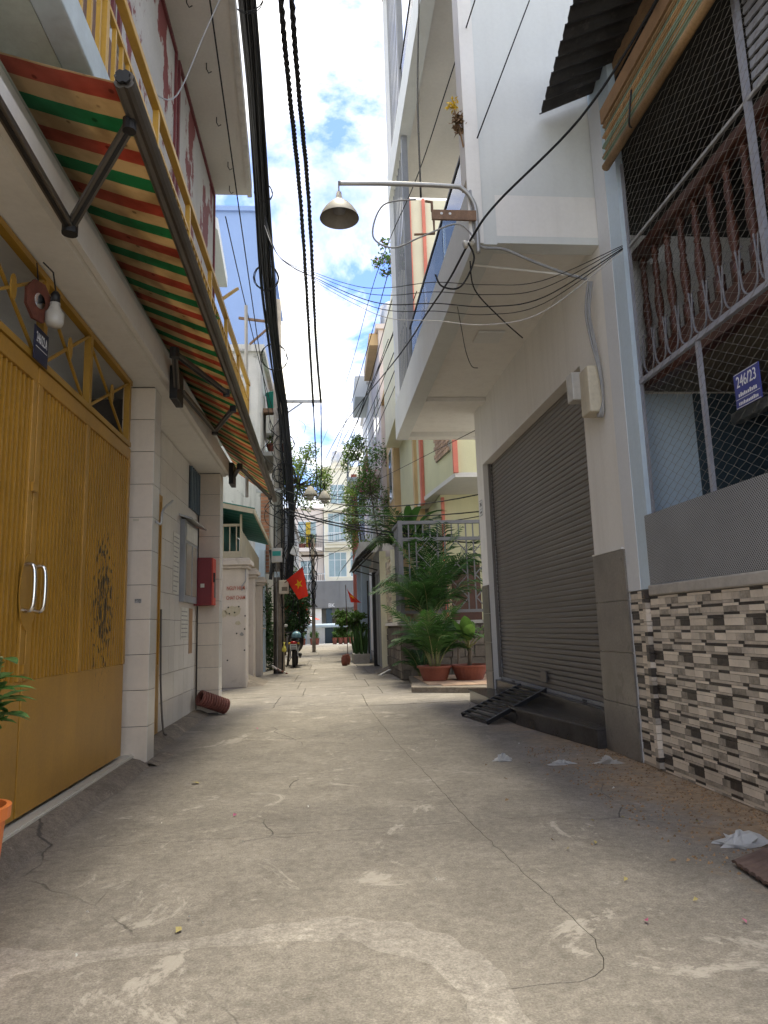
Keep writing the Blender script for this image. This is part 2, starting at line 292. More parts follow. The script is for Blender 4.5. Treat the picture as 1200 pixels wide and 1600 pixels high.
# worn alley concrete
def concrete(name, base, dirt):
    m = bpy.data.materials.new(name); m.use_nodes = True; N, L = nodes_of(m); b = N['Principled BSDF']
    g = N.new('ShaderNodeNewGeometry')
    def noise(s, det, rough=.6, dist=0):
        n = N.new('ShaderNodeTexNoise'); n.inputs['Scale'].default_value = s; n.inputs['Detail'].default_value = det; n.inputs['Roughness'].default_value = rough; n.inputs['Distortion'].default_value = dist
        L.new(g.outputs['Position'], n.inputs[0]); return n.outputs[0]
    def rng(s, a, c, lo, hi):
        n = N.new('ShaderNodeMapRange'); n.inputs[1].default_value = a; n.inputs[2].default_value = c; n.inputs[3].default_value = lo; n.inputs[4].default_value = hi; L.new(s, n.inputs[0]); return n.outputs[0]
    def op(o, a, c):
        n = N.new('ShaderNodeMath'); n.operation = o; L.new(a, n.inputs[0])
        if isinstance(c, (int, float)): n.inputs[1].default_value = c
        else: L.new(c, n.inputs[1])
        return n.outputs[0]
    def mix(f, a, c, mode='MIX'):
        n = N.new('ShaderNodeMix'); n.data_type = 'RGBA'; n.blend_type = mode
        if isinstance(f, float): n.inputs[0].default_value = f
        else: L.new(f, n.inputs[0])
        for i, x in ((6, a), (7, c)):
            if isinstance(x, tuple): n.inputs[i].default_value = x + (1,)
            else: L.new(x, n.inputs[i])
        return n.outputs[2]
    big = noise(.55, 4, .65, .4); mid = noise(2.6, 6, .75, .6); fine = noise(24, 6, .85); grit = noise(130, 3, .7)
    c = mix(rng(big, .32, .68, 0, 1), tuple(x * .80 for x in base), tuple(x * 1.12 for x in base))
    c = mix(rng(mid, .47, .66, 0, .5), c, tuple(x * 1.5 for x in base))
    c = mix(rng(noise(3.1, 6, .75, 1.0), .52, .70, 0, .55), c, (base[0] * .55, base[1] * .53, base[2] * .52))
    c = mix(rng(fine, .3, .72, .0, 1), mix(1.0, c, (.58, .58, .57), 'MULTIPLY'), mix(1.0, c, (1.28, 1.28, 1.28), 'MULTIPLY'))
    c = mix(rng(grit, .35, .7, 0, 1), mix(1.0, c, (.70, .70, .69), 'MULTIPLY'), mix(1.0, c, (1.22, 1.22, 1.22), 'MULTIPLY'))
    c = mix(rng(noise(1.3, 7, .8, 1.5), .58, .63, 0, .6), c, (base[0] * 1.75, base[1] * 1.78, base[2] * 1.8))
    h = op('ADD', op('MULTIPLY', fine, .6), op('MULTIPLY', grit, .5))
    if dirt:
        sp = N.new('ShaderNodeSeparateXYZ'); L.new(g.outputs['Position'], sp.inputs[0])
        ex = op('ADD', rng(sp.outputs[0], 1.0, 2.5, -.35, .33), op('MULTIPLY', noise(1.7, 8, .7, .5), .9))
        near = rng(sp.outputs[1], 9.5, 6.5, 0, 1)
        f = op('MULTIPLY', rng(ex, .40, .66, 0, .9), near)
        c = mix(f, c, mix(rng(noise(14, 6, .7), .4, .62, 0, 1), (.22, .15, .09), (.40, .285, .175)))
    # fine cracks
    vz = N.new('ShaderNodeTexVoronoi'); vz.feature = 'DISTANCE_TO_EDGE'; vz.inputs['Scale'].default_value = .42
    wp = N.new('ShaderNodeTexNoise'); wp.inputs['Scale'].default_value = 1.6; wp.inputs['Detail'].default_value = 6; L.new(g.outputs['Position'], wp.inputs[0])
    va = N.new('ShaderNodeVectorMath'); va.operation = 'MULTIPLY_ADD'; L.new(wp.outputs['Color'], va.inputs[0]); va.inputs[1].default_value = (.35, .35, 0); L.new(g.outputs['Position'], va.inputs[2])
    L.new(va.outputs[0], vz.inputs[0])
    ck = op('MULTIPLY', rng(vz.outputs[0], .0024, .0008, 0, 1), rng(noise(.9, 3), .50, .58, 0, 1))
    c = mix(op('MULTIPLY', ck, .75), c, (.05, .045, .04))
    L.new(c, b.inputs['Base Color']); b.inputs['Roughness'].default_value = .88
    h = op('SUBTRACT', h, op('MULTIPLY', ck, 1.5))
    bp = N.new('ShaderNodeBump'); bp.inputs['Strength'].default_value = .5; bp.inputs['Distance'].default_value = .012; L.new(h, bp.inputs['Height']); L.new(bp.outputs[0], b.inputs['Normal'])
    MATS[name] = m
concrete('alley_concrete', (.265, .235, .203), True)
concrete('patch_concrete', (.335, .30, .265), False)
concrete('kerb_concrete', (.245, .205, .165), False)
mat('joint_dirt', (.15, .13, .11), .95, .3, 10, 60, .2)

# ---------------------------------------------------------------- mesh helpers
class MB:
    def __init__(s): s.v = []; s.f = []
    def add(s, vs, fs):
        o = len(s.v); s.v += [tuple(p) for p in vs]; s.f += [tuple(i + o for i in f) for f in fs]; return s
    def box(s, x0, x1, y0, y1, z0, z1):
        return s.add([(x0, y0, z0), (x1, y0, z0), (x1, y1, z0), (x0, y1, z0), (x0, y0, z1), (x1, y0, z1), (x1, y1, z1), (x0, y1, z1)],
                     [(0, 3, 2, 1), (4, 5, 6, 7), (0, 1, 5, 4), (1, 2, 6, 5), (2, 3, 7, 6), (3, 0, 4, 7)])
    def prism(s, pts, z0, z1):          # plan polygon (counter-clockwise), extruded in z
        n = len(pts); vs = [(p[0], p[1], z0) for p in pts] + [(p[0], p[1], z1) for p in pts]
        return s.add(vs, [tuple(range(n))[::-1], tuple(range(n, 2 * n))] + [(i, (i + 1) % n, (i + 1) % n + n, i + n) for i in range(n)])
    def extrude(s, prof, o, u, w, d):   # profile [(a,b)] in u,w at o, extruded along vector d
        o, u, w, d = map(Vector, (o, u, w, d)); n = len(prof)
        a = [o + u * p[0] + w * p[1] for p in prof]
        return s.add(a + [p + d for p in a], [tuple(range(n))[::-1], tuple(range(n, 2 * n))] + [(i, (i + 1) % n, (i + 1) % n + n, i + n) for i in range(n)])
    def bar(s, p, q, w, h=None, up=(0, 0, 1)):
        p, q = Vector(p), Vector(q); d = q - p; h = h or w; u = Vector(up)
        a = d.cross(u)
        if a.length < 1e-5: a = d.cross(Vector((1, 0, 0)))
        a.normalize(); c = a.cross(d).normalized()
        return s.extrude([(-w / 2, -h / 2), (w / 2, -h / 2), (w / 2, h / 2), (-w / 2, h / 2)], p, a, c, d)
    def tube(s, pts, r, n=6, cap=True, rs=None):
        pts = [Vector(p) for p in pts]; k = len(pts); prev = None; rings = []
        for i, p in enumerate(pts):
            d = (pts[min(i + 1, k - 1)] - pts[max(i - 1, 0)]).normalized()
            if prev is None:
                a = d.cross(Vector((0, 0, 1)));
                if a.length < 1e-3: a = d.cross(Vector((1, 0, 0)))
            else: a = prev - d * prev.dot(d)
            a.normalize(); prev = a; b_ = d.cross(a); rr = rs[i] if rs else r
            rings.append([p + (a * math.cos(2 * math.pi * j / n) + b_ * math.sin(2 * math.pi * j / n)) * rr for j in range(n)])
        vs = [q for ring in rings for q in ring]; fs = []
        for i in range(k - 1):
            for j in range(n): fs.append((i * n + j, i * n + (j + 1) % n, (i + 1) * n + (j + 1) % n, (i + 1) * n + j))
        if cap: fs += [tuple(range(n))[::-1], tuple(range((k - 1) * n, k * n))]
        return s.add(vs, fs)
    def lathe(s, prof, c, n=20, axis=(0, 0, 1), ex=(1, 0, 0)):   # prof [(r,h)]
        c = Vector(c); ax = Vector(axis).normalized(); e1 = Vector(ex); e1 = (e1 - ax * e1.dot(ax)).normalized(); e2 = ax.cross(e1)
        vs = []
        for r, h in prof:
            for j in range(n):
                t = 2 * math.pi * j / n; vs.append(c + ax * h + (e1 * math.cos(t) + e2 * math.sin(t)) * r)
        fs = []
        for i in range(len(prof) - 1):
            for j in range(n): fs.append((i * n + j, i * n + (j + 1) % n, (i + 1) * n + (j + 1) % n, (i + 1) * n + j))
        return s.add(vs, fs)
    def quad(s, a, b_, c, d): return s.add([a, b_, c, d], [(0, 1, 2, 3)])
    def mesh(s, name, m, smooth=False):
        me = bpy.data.meshes.new(name); me.from_pydata(s.v, [], s.f); me.update()
        if m: me.materials.append(MATS[m])
        if smooth: me.polygons.foreach_set('use_smooth', [True] * len(me.polygons))
        return me
    def build(s, name, m, parent=None, smooth=False, bevel=0.0):
        o = org(parent)
        if o: s.v = [(p[0] - o[0], p[1] - o[1], p[2] - o[2]) for p in s.v]
        ob = bpy.data.objects.new(name, s.mesh(name, m, smooth)); S.collection.objects.link(ob)
        if parent: ob.parent = parent
        if bevel:
            md = ob.modifiers.new('bevel', 'BEVEL'); md.width = bevel; md.segments = 2; md.limit_method = 'ANGLE'
        return ob
ORG = {}
def org(p):
    while p is not None:
        if p in ORG: return ORG[p]
        p = p.parent
    return None
FR = RAD(0.68)                                    # the right-hand row stands turned by this much
def fw(p, fr):                                    # row coordinates -> world
    c, s_ = math.cos(fr), math.sin(fr); return (p[0] * c - p[1] * s_, p[0] * s_ + p[1] * c, p[2])
def tag(o, label, cat, group=None, kind=None):
    o['label'] = label; o['category'] = cat
    if group: o['group'] = group
    if kind: o['kind'] = kind
    return o
def thing(name, label, cat, loc, fr=0.0, group=None):
    e = bpy.data.objects.new(name, None); S.collection.objects.link(e); e.empty_display_size = .1
    e.location = fw(loc, fr); e.rotation_euler = (0, 0, fr); ORG[e] = tuple(loc)
    return tag(e, label, cat, group)
def struct(o, kind='structure'): o['kind'] = kind; return o
UNIT = {}
def piece(name, m, parent, c, size, rot=None, bevel=True):   # shares one chamfered unit block per material
    if m not in UNIT:
        b_ = MB(); e = .485
        vs = []
        for sx in (-1, 1):
            for sy in (-1, 1):
                for sz in (-1, 1):
                    vs += [(sx * .5, sy * e, sz * e), (sx * e, sy * .5, sz * e), (sx * e, sy * e, sz * .5)]
        import bmesh
        bm = bmesh.new()
        for q in vs: bm.verts.new(q)
        bmesh.ops.convex_hull(bm, input=bm.verts[:]); me = bpy.data.meshes.new('block_' + m); bm.to_mesh(me); bm.free()
        me.materials.append(MATS[m]); UNIT[m] = me
    ob = bpy.data.objects.new(name, UNIT[m]); S.collection.objects.link(ob)
    o = org(parent) or (0, 0, 0); ob.parent = parent
    ob.location = (c[0] - o[0], c[1] - o[1], c[2] - o[2]); ob.scale = size
    if rot: ob.rotation_euler = rot
    return ob
def inst(name, me, parent, loc, scale=(1, 1, 1), rot=(0, 0, 0)):
    ob = bpy.data.objects.new(name, me); S.collection.objects.link(ob)
    o = org(parent) or (0, 0, 0)
    if parent: ob.parent = parent
    ob.location = (loc[0] - o[0], loc[1] - o[1], loc[2] - o[2]); ob.scale = scale; ob.rotation_euler = rot
    return ob
def spline(pts, k=8):
    P = [Vector(p) for p in pts]; out = []
    for i in range(len(P) - 1):
        a, b_, c, d = P[max(i - 1, 0)], P[i], P[i + 1], P[min(i + 2, len(P) - 1)]
        for j in range(k):
            t = j / k; out.append(.5 * ((2 * b_) + (c - a) * t + (2 * a - 5 * b_ + 4 * c - d) * t * t + (3 * b_ - a - 3 * c + d) * t ** 3))
    return out + [P[-1]]
def sagline(a, b_, sag, k=16):
    a, b_ = Vector(a), Vector(b_); return [a.lerp(b_, i / k) - Vector((0, 0, sag * 4 * (i / k) * (1 - i / k))) for i in range(k + 1)]
def text_mesh(body, size, o, right, up, m, parent, name='lettering', sx=1.0, font_align='CENTER', thick=0.0):
    cu = bpy.data.curves.new('t', 'FONT'); cu.body = body; cu.size = size; cu.align_x = font_align; cu.align_y = 'CENTER'; cu.extrude = 0.0008
    cu.offset = thick
    ob = bpy.data.objects.new('t', cu); S.collection.objects.link(ob); bpy.context.view_layer.update()
    me = bpy.data.meshes.new_from_object(ob.evaluated_get(bpy.context.evaluated_depsgraph_get()))
    bpy.data.objects.remove(ob); bpy.data.curves.remove(cu)
    r, u = Vector(right).normalized(), Vector(up).normalized(); n = r.cross(u); og = Vector(o) - Vector(org(parent) or (0, 0, 0))
    for v in me.vertices: v.co = og + r * v.co.x * sx + u * v.co.y + n * v.co.z
    me.materials.clear(); me.materials.append(MATS[m]); me.name = name
    t_ = bpy.data.objects.new(name, me); S.collection.objects.link(t_); t_.parent = parent; return t_
def leaves(n, clumps, size, rng, asp=.5, droop=.3):
    b_ = MB()
    tot = sum(c[1][0] * c[1][1] * c[1][2] for c in clumps)
    for c, r in clumps:
        for _ in range(max(6, int(n * r[0] * r[1] * r[2] / tot))):
            d = Vector((rng.gauss(0, 1), rng.gauss(0, 1), rng.gauss(0, 1))).normalized() * (rng.random() ** .45)
            p = Vector((c[0] + d.x * r[0], c[1] + d.y * r[1], c[2] + d.z * r[2]))
            ax = Vector((rng.gauss(0, 1), rng.gauss(0, 1), rng.gauss(-droop, .7))).normalized(); sd_ = ax.cross(Vector((rng.gauss(0, 1), rng.gauss(0, 1), rng.gauss(0, 1)))).normalized()
            L_ = size * rng.uniform(.6, 1.3); w = L_ * asp * .5
            nn = ax.cross(sd_) * L_ * .12
            b_.add([p, p + ax * L_ * .45 + sd_ * w + nn, p + ax * L_, p + ax * L_ * .45 - sd_ * w + nn], [(0, 1, 2), (0, 2, 3)])
    return b_
# ================================================================ THE SETTING: ground, alley, road
struct(MB().quad((-300, -60, -.03), (300, -60, -.03), (300, 600, -.03), (-300, 600, -.03)).build('ground', 'concrete_grey'))
alley = struct(MB().prism([(-2.0, -3), (3.2, -3), (3.0, 5.2), (2.8, 15), (1.9, 30), (2.2, 49), (-2.6, 49), (-2.2, 20), (-2.1, 12)], -.025, -.012).build('alley_pavement', 'joint_dirt'))
rj = random.Random(3)
def jag(a, b_, step=.06, amp=.012):
    a, b_ = Vector(a), Vector(b_); n = max(1, int((b_ - a).length / step)); d = (b_ - a); nn = Vector((-d.y, d.x)).normalized()
    return [a.lerp(b_, i / n) + nn * (rj.uniform(-amp, amp) if 0 < i < n else 0) for i in range(n)]
EDGE = {}
def slab(poly, m='alley_concrete', z=0.0, gap=.0014, amp=.010, name='concrete_slab', thick=.02):
    pts = []
    for i in range(len(poly)):
        a, b_ = tuple(poly[i]), tuple(poly[(i + 1) % len(poly)]); key = (min(a, b_), max(a, b_))
        if key not in EDGE: EDGE[key] = jag(key[0], key[1], amp=amp) + [Vector(key[1])]
        e = EDGE[key]; pts += e[:-1] if key[0] == a else e[::-1][:-1]
    n = len(pts); out = []
    for i in range(n):
        d = (pts[(i + 1) % n] - pts[i - 1]).normalized(); out.append(pts[i] + Vector((-d.y, d.x)) * gap)
    pts = out
    o = MB().prism([(p.x, p.y) for p in pts], z - thick, z).build(name, m); o.parent = alley; return o
A = [(-1.95, 3.74), (-1.25, 3.88), (.74, 3.98), (1.31, 4.03), (1.85, 3.75), (2.9, 3.8)]
slab([(-1.95, -3), (.36, -3), (.46, 2.22), (.72, 2.23), (.82, 2.30), (.87, 2.5), (.83, 2.95), (.74, 3.98), (-1.25, 3.88), (-1.95, 3.74)])
slab([(.36, -3), (3.0, -3), (2.9, 3.8), (1.85, 3.75), (1.31, 4.03), (.74, 3.98), (.83, 2.95), (.87, 2.5), (.82, 2.30), (.72, 2.23), (.46, 2.22)])
slab([(-1.95, 3.74), (-1.25, 3.88), (.74, 3.98), (.58, 7.14), (-1.95, 7.3)])
slab([(.74, 3.98), (1.31, 4.03), (1.85, 3.75), (2.9, 3.8), (2.9, 7.3), (1.3, 7.5), (.58, 7.14)])
slab([(-1.95, 7.3), (.58, 7.14), (.50, 9.9), (-1.9, 10.3)])
slab([(.58, 7.14), (1.3, 7.5), (2.9, 7.3), (2.8, 10.2), (1.08, 9.95), (.50, 9.9)])
ys = [10.25, 11.7, 13.2, 15.0, 17.2, 19.5, 22.0, 25, 28.5, 32, 37, 43, 49]
def edgeL(y): return -1.95 - .02 * (y - 10) - (.3 if y > 30 else 0)
def edgeR(y): return 2.85 - max(0, (y - 14)) * .055 if y < 30 else 2.0
for i in range(len(ys) - 1):
    y0, y1 = ys[i], ys[i + 1]; j = (i * 37 % 10 - 5) * .05
    ms = [edgeL, lambda y: -.55 + j, lambda y: .75 + j, edgeR]
    for k in range(3):
        a, b_ = ms[k], ms[k + 1]; sh = .25 * (k - 1) * (1 if i % 2 else -1)
        q0, q1 = (y0 + sh if 0 < i else y0), (y1 + (-sh))
        s0 = (lambda x: 10.28 - (x + 1.95) * .155 if x < .5 else 9.9 + (x - .5) * .13) if i == 0 else (lambda x: y0)
        slab([(a(y0), s0(a(y0)) + .012), (b_(y0), s0(b_(y0)) + .012), (b_(y1), y1), (a(y1), y1)], m='patch_concrete' if i > 3 and (i * 3 + k) % 5 == 1 else 'alley_concrete', gap=.005)
# newer screed patch at the front, lying a few millimetres proud
po = [(-1.6, 2.70), (-1.15, 2.73), (-.86, 2.65), (-.49, 2.69), (-.24, 2.78), (-.01, 2.81), (.22, 2.74), (.39, 2.60), (.48, 2.40), (.51, 2.20), (.52, 2.03), (.45, 1.2), (.3, -.5), (-1.6, -.5)]
pp = []
for i in range(len(po)): pp += jag(po[i], po[(i + 1) % len(po)], .05, .018)
o = MB().prism([(p.x, p.y) for p in pp][::-1], -.004, .004).build('concrete_patch', 'patch_concrete'); o.parent = alley
pi_ = [(-1.0, 2.50), (-.6, 2.58), (-.2, 2.62), (.05, 2.60), (.2, 2.46), (.3, 2.38), (.34, 2.25), (.36, 2.0), (.2, .5), (-1.2, .5)]
pp = []
for i in range(len(pi_)): pp += jag(pi_[i], pi_[(i + 1) % len(pi_)], .05, .02)
o = MB().prism([(p.x, p.y) for p in pp][::-1], .0041, .008).build('concrete_patch', 'alley_concrete'); o.parent = alley
# side street at the end of the alley
struct(MB().prism([(-40, 49.05), (40, 49.05), (40, 58), (-40, 58)], -.028, -.008).build('street', 'concrete_grey'))

# ================================================================ LEFT: house with the yellow gate
H = thing('town_house', 'house on the left with tiled pillars, yellow balcony and overhanging roof slab', 'house', (-1.7, 6, 0))
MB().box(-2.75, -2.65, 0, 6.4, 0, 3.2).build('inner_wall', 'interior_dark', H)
MB().box(-2.75, -1.72, -.1, -.01, 0, 3.2).build('inner_wall', 'interior_dark', H)  # unseen end wall, added to keep daylight out behind the gate
MB().box(-2.65, -1.6, 0, 6.1, -.02, .085).build('floor', 'step_tile', H)
MB().box(-6, -1.77, 6.42, 9.79, 0, 3.205).build('wall', 'grout', H)
MB().box(-6, -1.52, 0, 9.85, 3.4, 3.748).build('wall_band', 'white_paint', H)
MB().box(-6, -1.5, .5, 9.0, 3.932, 6.998).build('upper_wall', 'white_paint', H)
# canopy slab over gate and passage, with a lip
MB().extrude([(-1.9, 3.21), (-1.42, 3.21), (-1.405, 3.235), (-1.385, 3.205), (-1.35, 3.205), (-1.35, 3.398), (-1.9, 3.398)], (0, 1.0, 0), (1, 0, 0), (0, 0, 1), (0, 8.85, 0)).build('canopy_slab', 'white_paint', H)
# balcony slab
MB().box(-2.6, -1.24, 1.0, 10.2, 3.75, 3.93).build('balcony_slab', 'slab_green', H)
MB().box(-1.238, -1.10, 1.0, 10.21, 3.742, 3.936).build('slab_edge', 'slab_blue', H, bevel=.01)
# roof slab, its outer edge not parallel to the wall
MB().prism([(-6, 3), (-.66, 3), (-.81, 5.92), (-.99, 9.0), (-6, 9.03)], 7.0, 7.16).build('roof_slab', 'soffit', H)
MB().prism([(-.70, 2.99), (-.64, 2.99), (-.975, 9.03), (-1.035, 9.03)], 6.985, 7.2).build('roof_edge', 'old_white', H)
for y, x in ((5.9, -1.25), (6.7, -1.2), (7.5, -1.22), (8.3, -1.2), (8.8, -1.25)):
    MB().tube([(x, y, 7.0), (x, y, 6.93), (x + .02, y + .02, 6.90), (x + .05, y + .02, 6.92)], .006, 5).build('hook', 'dark_iron', H)
# ribbed cladding behind the railing, then red-framed panels
b_ = MB()
for i in range(40):
    z = 3.96 + i * .032; b_.add([(-1.499, 1.2, z), (-1.499, 8.95, z), (-1.482, 8.95, z + .016), (-1.482, 1.2, z + .016), (-1.499, 8.95, z + .032), (-1.499, 1.2, z + .032)], [(0, 1, 2, 3), (3, 2, 4, 5)])
b_.build('ribbed_cladding', 'ribbed', H)
for y0, y1 in ((2.6, 4.5), (4.6, 6.48), (6.58, 8.9)):
    p = MB().box(-1.498, -1.470, y0, y1, 5.30, 6.92).build('wall_panel', 'peel_panel', H)
    for q in ((y0, y0 + .05, 5.3, 6.92), (y1 - .05, y1, 5.3, 6.92)): MB().box(-1.469, -1.447, *q).build('panel_frame', 'red_frame', p)
    for q in ((5.3, 5.35), (6.87, 6.92)): MB().box(-1.469, -1.445, y0 + .051, y1 - .051, *q).build('panel_frame', 'red_frame', p)
# pillars with their tiles
def tile_faces(parent, m, face, u0, u1, z0, z1, plane, wu, hz, out):
    n = max(1, round((u1 - u0) / wu)); k = max(1, round((z1 - z0) / hz)); du, dz = (u1 - u0) / n, (z1 - z0) / k
    for i in range(n):
        for j in range(k):
            u, z = u0 + (i + .5) * du, z0 + (j + .5) * dz; jit = random.uniform(0, .0012)
            if face == 'y': piece('tile', m, parent, (u, plane - out * .5 + jit, z), (du - .005, out, dz - .005))
            else: piece('tile', m, parent, (plane + out * .5 - jit, u, z), (out, du - .005, dz - .005))
p1 = MB().box(-1.772, -1.508, 6.108, 6.33, 0, 3.21).build('pillar', 'grout', H)
tile_faces(p1, 'tile_cream', 'y', -1.78, -1.50, .02, 3.20, 6.108, .28, .285, .010)
tile_faces(p1, 'tile_wall', 'x', 6.10, 6.33, .02, 3.20, -1.508, .24, .285, .010)
p2_ = MB().box(-1.74, -1.468, 9.608, 9.86, 0, 3.21).build('pillar', 'grout', H)
tile_faces(p2_, 'tile_cream', 'y', -1.74, -1.46, .02, 3.20, 9.608, .28, .285, .010)
tile_faces(p2_, 'tile_wall', 'x', 9.60, 9.86, .02, 3.20, -1.468, .26, .285, .010)
pw = MB().box(-1.80, -1.768, 7.46, 9.607, 0, 3.205).build('passage_wall', 'grout', H)
tile_faces(pw, 'tile_wall', 'x', 7.46, 9.60, .06, 3.20, -1.768, .26, .285, .012)
# side door, seen almost edge-on
d = MB().box(-1.762, -1.73, 6.34, 7.45, .08, 2.48).build('side_door', 'gate_paint', H)
MB().box(-1.80, -1.768, 6.34, 7.455, 2.49, 3.2).build('wall_over_door', 'tile_wall', H)
for i in range(10): MB().box(-1.728, -1.715, 6.40 + i * .105, 6.44 + i * .105, .75, 2.4).build('slat', 'gate_paint', d)
# small window with blue bars, and its sill roof
wdw = MB().box(-1.757, -1.745, 8.95, 9.57, 2.62, 3.17).build('window', 'window_dark', H)
for i in range(6): MB().box(-1.744, -1.722, 8.98 + i * .11, 9.02 + i * .11, 2.62, 3.17).build('window_bar', 'blue_louver', wdw)
# railing of the balcony
R = MB().box(-1.165, -1.135, 1.0, 10.15, 4.415, 4.445).build('balcony_railing', 'yellow_rail', H)
MB().box(-1.175, -1.12, 1.0, 10.2, 4.66, 4.715).build('handrail', 'yellow_rail', R, bevel=.006)
bar_me = MB().box(-.011, .011, -.011, .011, 0, .485).mesh('bar', 'yellow_rail')
for i in range(70): inst('bar', bar_me, R, (-1.15, 1.1 + i * .13, 3.93))
post_me = MB().box(-.02, .02, -.02, .02, 0, .73).mesh('post', 'yellow_rail')
for i in range(9): inst('post', post_me, R, (-1.148, 1.15 + i * 1.12, 3.931))
MB().bar((-1.15, 7.55, 4.75), (-1.02, 7.9, 5.06), .03).build('prop', 'yellow_rail', R)
# sloping kerb in front of the gate, tile strip, kerb by the passage
k = random.Random(5)
def ramp(name, y0, y1, xi, xo, zi, m='kerb_concrete', n=26):
    b_ = MB(); cols = 7; vs = []; fs = []
    for i in range(n + 1):
        y = y0 + (y1 - y0) * i / n; wob = k.uniform(-.02, .02)
        for j in range(cols):
            t = j / (cols - 1); x = xi + (xo + wob * t - xi) * t; z = zi * (1 - t ** 2.0) - (.006 if j == cols - 1 else 0) + k.uniform(-.003, .003)
            vs.append((x, y, z))
    for i in range(n):
        for j in range(cols - 1): a = i * cols + j; fs.append((a, a + 1, a + cols + 1, a + cols))
    b_.add(vs, fs); o = b_.build(name, m, smooth=True); struct(o); return o
ramp('kerb_ramp', .5, 6.05, -1.625, -1.45, .075)
ramp('kerb_ramp', 6.05, 6.6, -1.505, -1.38, .03, n=8)
ramp('kerb_ramp', 6.55, 9.75, -1.755, -1.56, .07)
for i in range(12):
    piece('step_tile', 'step_tile', H, (-1.645, .55 + i * .5, .087), (.07, .495, .012))

# ---------------------------------------------------------------- yellow double gate
G = thing('metal_gate', 'mustard yellow slatted double gate with solid lower panels, paint worn off near the pillar', 'gate', (-1.66, 4.03, .1))
X0 = -1.68
def leaf(y0, y1, stiles):
    lf = MB().box(X0 - .085, X0 - .070, y0, y1, .115, 2.60).build('gate_leaf', 'gate_paint', G)
    MB().box(X0 - .029, X0 + .022, y0, y1, .115, .82).build('lower_panel', 'gate_paint', lf, bevel=.004)
    MB().box(X0 - .029, X0 + .030, y0, y1, 2.50, 2.60).build('rail', 'gate_paint', lf, bevel=.004)
    for a in stiles: MB().box(X0 - .029, X0 + .032, a, a + .055, .821, 2.499).build('stile', 'gate_paint', lf, bevel=.004)
    return lf
slat_me = MB().box(-.022, .026, -.0105, .0105, 0, 1.677).mesh('slat', 'gate_paint')
la = leaf(1.4, 4.015, (1.4, 2.65, 3.96)); lb = leaf(4.035, 5.93, (4.035, 4.86, 5.875))
for lf, segs in ((la, ((2.70, 3.96),)), (lb, ((4.09, 4.86), (4.915, 5.875)))):
    for a, c in segs:
        n = round((c - a) / .056)
        for i in range(n): inst('slat', slat_me, lf, (X0 - .006, a + (i + .5) * (c - a) / n, .8215))
# centre plate and two pull handles
vs = [(0, 0)] ; ell = [(.115 * math.cos(t * math.pi / 12), .21 * math.sin(t * math.pi / 12)) for t in range(24)]
MB().extrude(ell, (X0 + .033, 4.02, 1.30), (0, 1, 0), (0, 0, 1), (.006, 0, 0)).build('centre_plate', 'gate_paint', lb)
for y, lf in ((3.955, la), (4.10, lb)):
    MB().tube(spline([(X0 + .03, y, 1.20), (X0 + .07, y, 1.195), (X0 + .09, y, 1.24), (X0 + .09, y, 1.40), (X0 + .07, y, 1.445), (X0 + .03, y, 1.44)], 5), .012, 8).build('handle', 'chrome', lf, smooth=True)
for z in (.86, 1.86): MB().box(X0 + .033, X0 + .045, 3.99, 4.06, z, z + .05).build('lock_plate', 'gate_paint', lb)
# transom grille
T = MB().box(X0 - .02, X0 + .03, 1.4, 5.93, 2.615, 2.655).build('transom_grille', 'yellow_bar', G)
MB().box(X0 - .02, X0 + .03, 1.4, 5.93, 3.155, 3.195).build('transom_rail', 'yellow_bar', T)
divs = [1.5, 2.36, 3.22, 4.09, 4.90, 5.88]
for y in divs: MB().box(X0 - .018, X0 + .028, y - .025, y + .025, 2.656, 3.154).build('divider', 'yellow_bar', T)
for a, c in zip(divs, divs[1:]):
    a += .03; c -= .03
    MB().bar((X0 + .012, a, 2.66), (X0 + .012, c, 3.15), .016).build('brace', 'yellow_bar', T); MB().bar((X0 - .006, a, 3.15), (X0 - .006, c, 2.66), .016).build('brace', 'yellow_bar', T)
    MB().extrude([(.035 * math.cos(t * math.pi / 8), .075 * math.sin(t * math.pi / 8)) for t in range(16)], (X0 + .021, (a + c) / 2, 2.905), (0, 1, 0), (0, 0, 1), (.008, 0, 0)).build('boss', 'yellow_bar', T)

# eight-sided mirror, bulb and house number above the gate
o = thing('bagua_mirror', 'small red-brown eight-sided mirror board hanging above the yellow gate', 'mirror', (-1.60, 3.86, 2.92))
octo = [(.10 * math.cos(RAD(22.5 + 45 * i)), .125 * math.sin(RAD(22.5 + 45 * i))) for i in range(8)]
u = Vector((.35, .94, 0)).normalized(); MB().extrude(octo, (-1.615, 3.86, 2.92), u, (0, 0, 1), Vector((.94, -.35, 0)) * .018).build('board', 'red_brown_board', o)
MB().extrude([(.040 * math.cos(t * math.pi / 9), .045 * math.sin(t * math.pi / 9)) for t in range(18)], Vector((-1.615, 3.86, 2.92)) + Vector((.94, -.35, 0)) * .0185, u, (0, 0, 1), Vector((.94, -.35, 0)) * .003).build('glass', 'mirror_glass', o)
MB().tube([(-1.612, 3.86, 3.03), (-1.63, 3.87, 3.16)], .004, 5).build('wire', 'dark_iron', o)
o = thing('light_bulb', 'white plastic bulb in a black socket hanging by the eight-sided mirror', 'bulb', (-1.53, 3.87, 2.75))
MB().lathe([(.001, -.115), (.04, -.11), (.05, -.085), (.05, -.03), (.04, -.02), (.028, .01), (.028, .03), (.001, .031)], (-1.53, 3.90, 2.90), 18).build('globe', 'bulb_white', o, smooth=True)
MB().lathe([(.001, .03), (.026, .031), (.026, .08), (.014, .10), (.001, .101)], (-1.53, 3.90, 2.90), 12).build('socket', 'black_rubber', o, smooth=True)
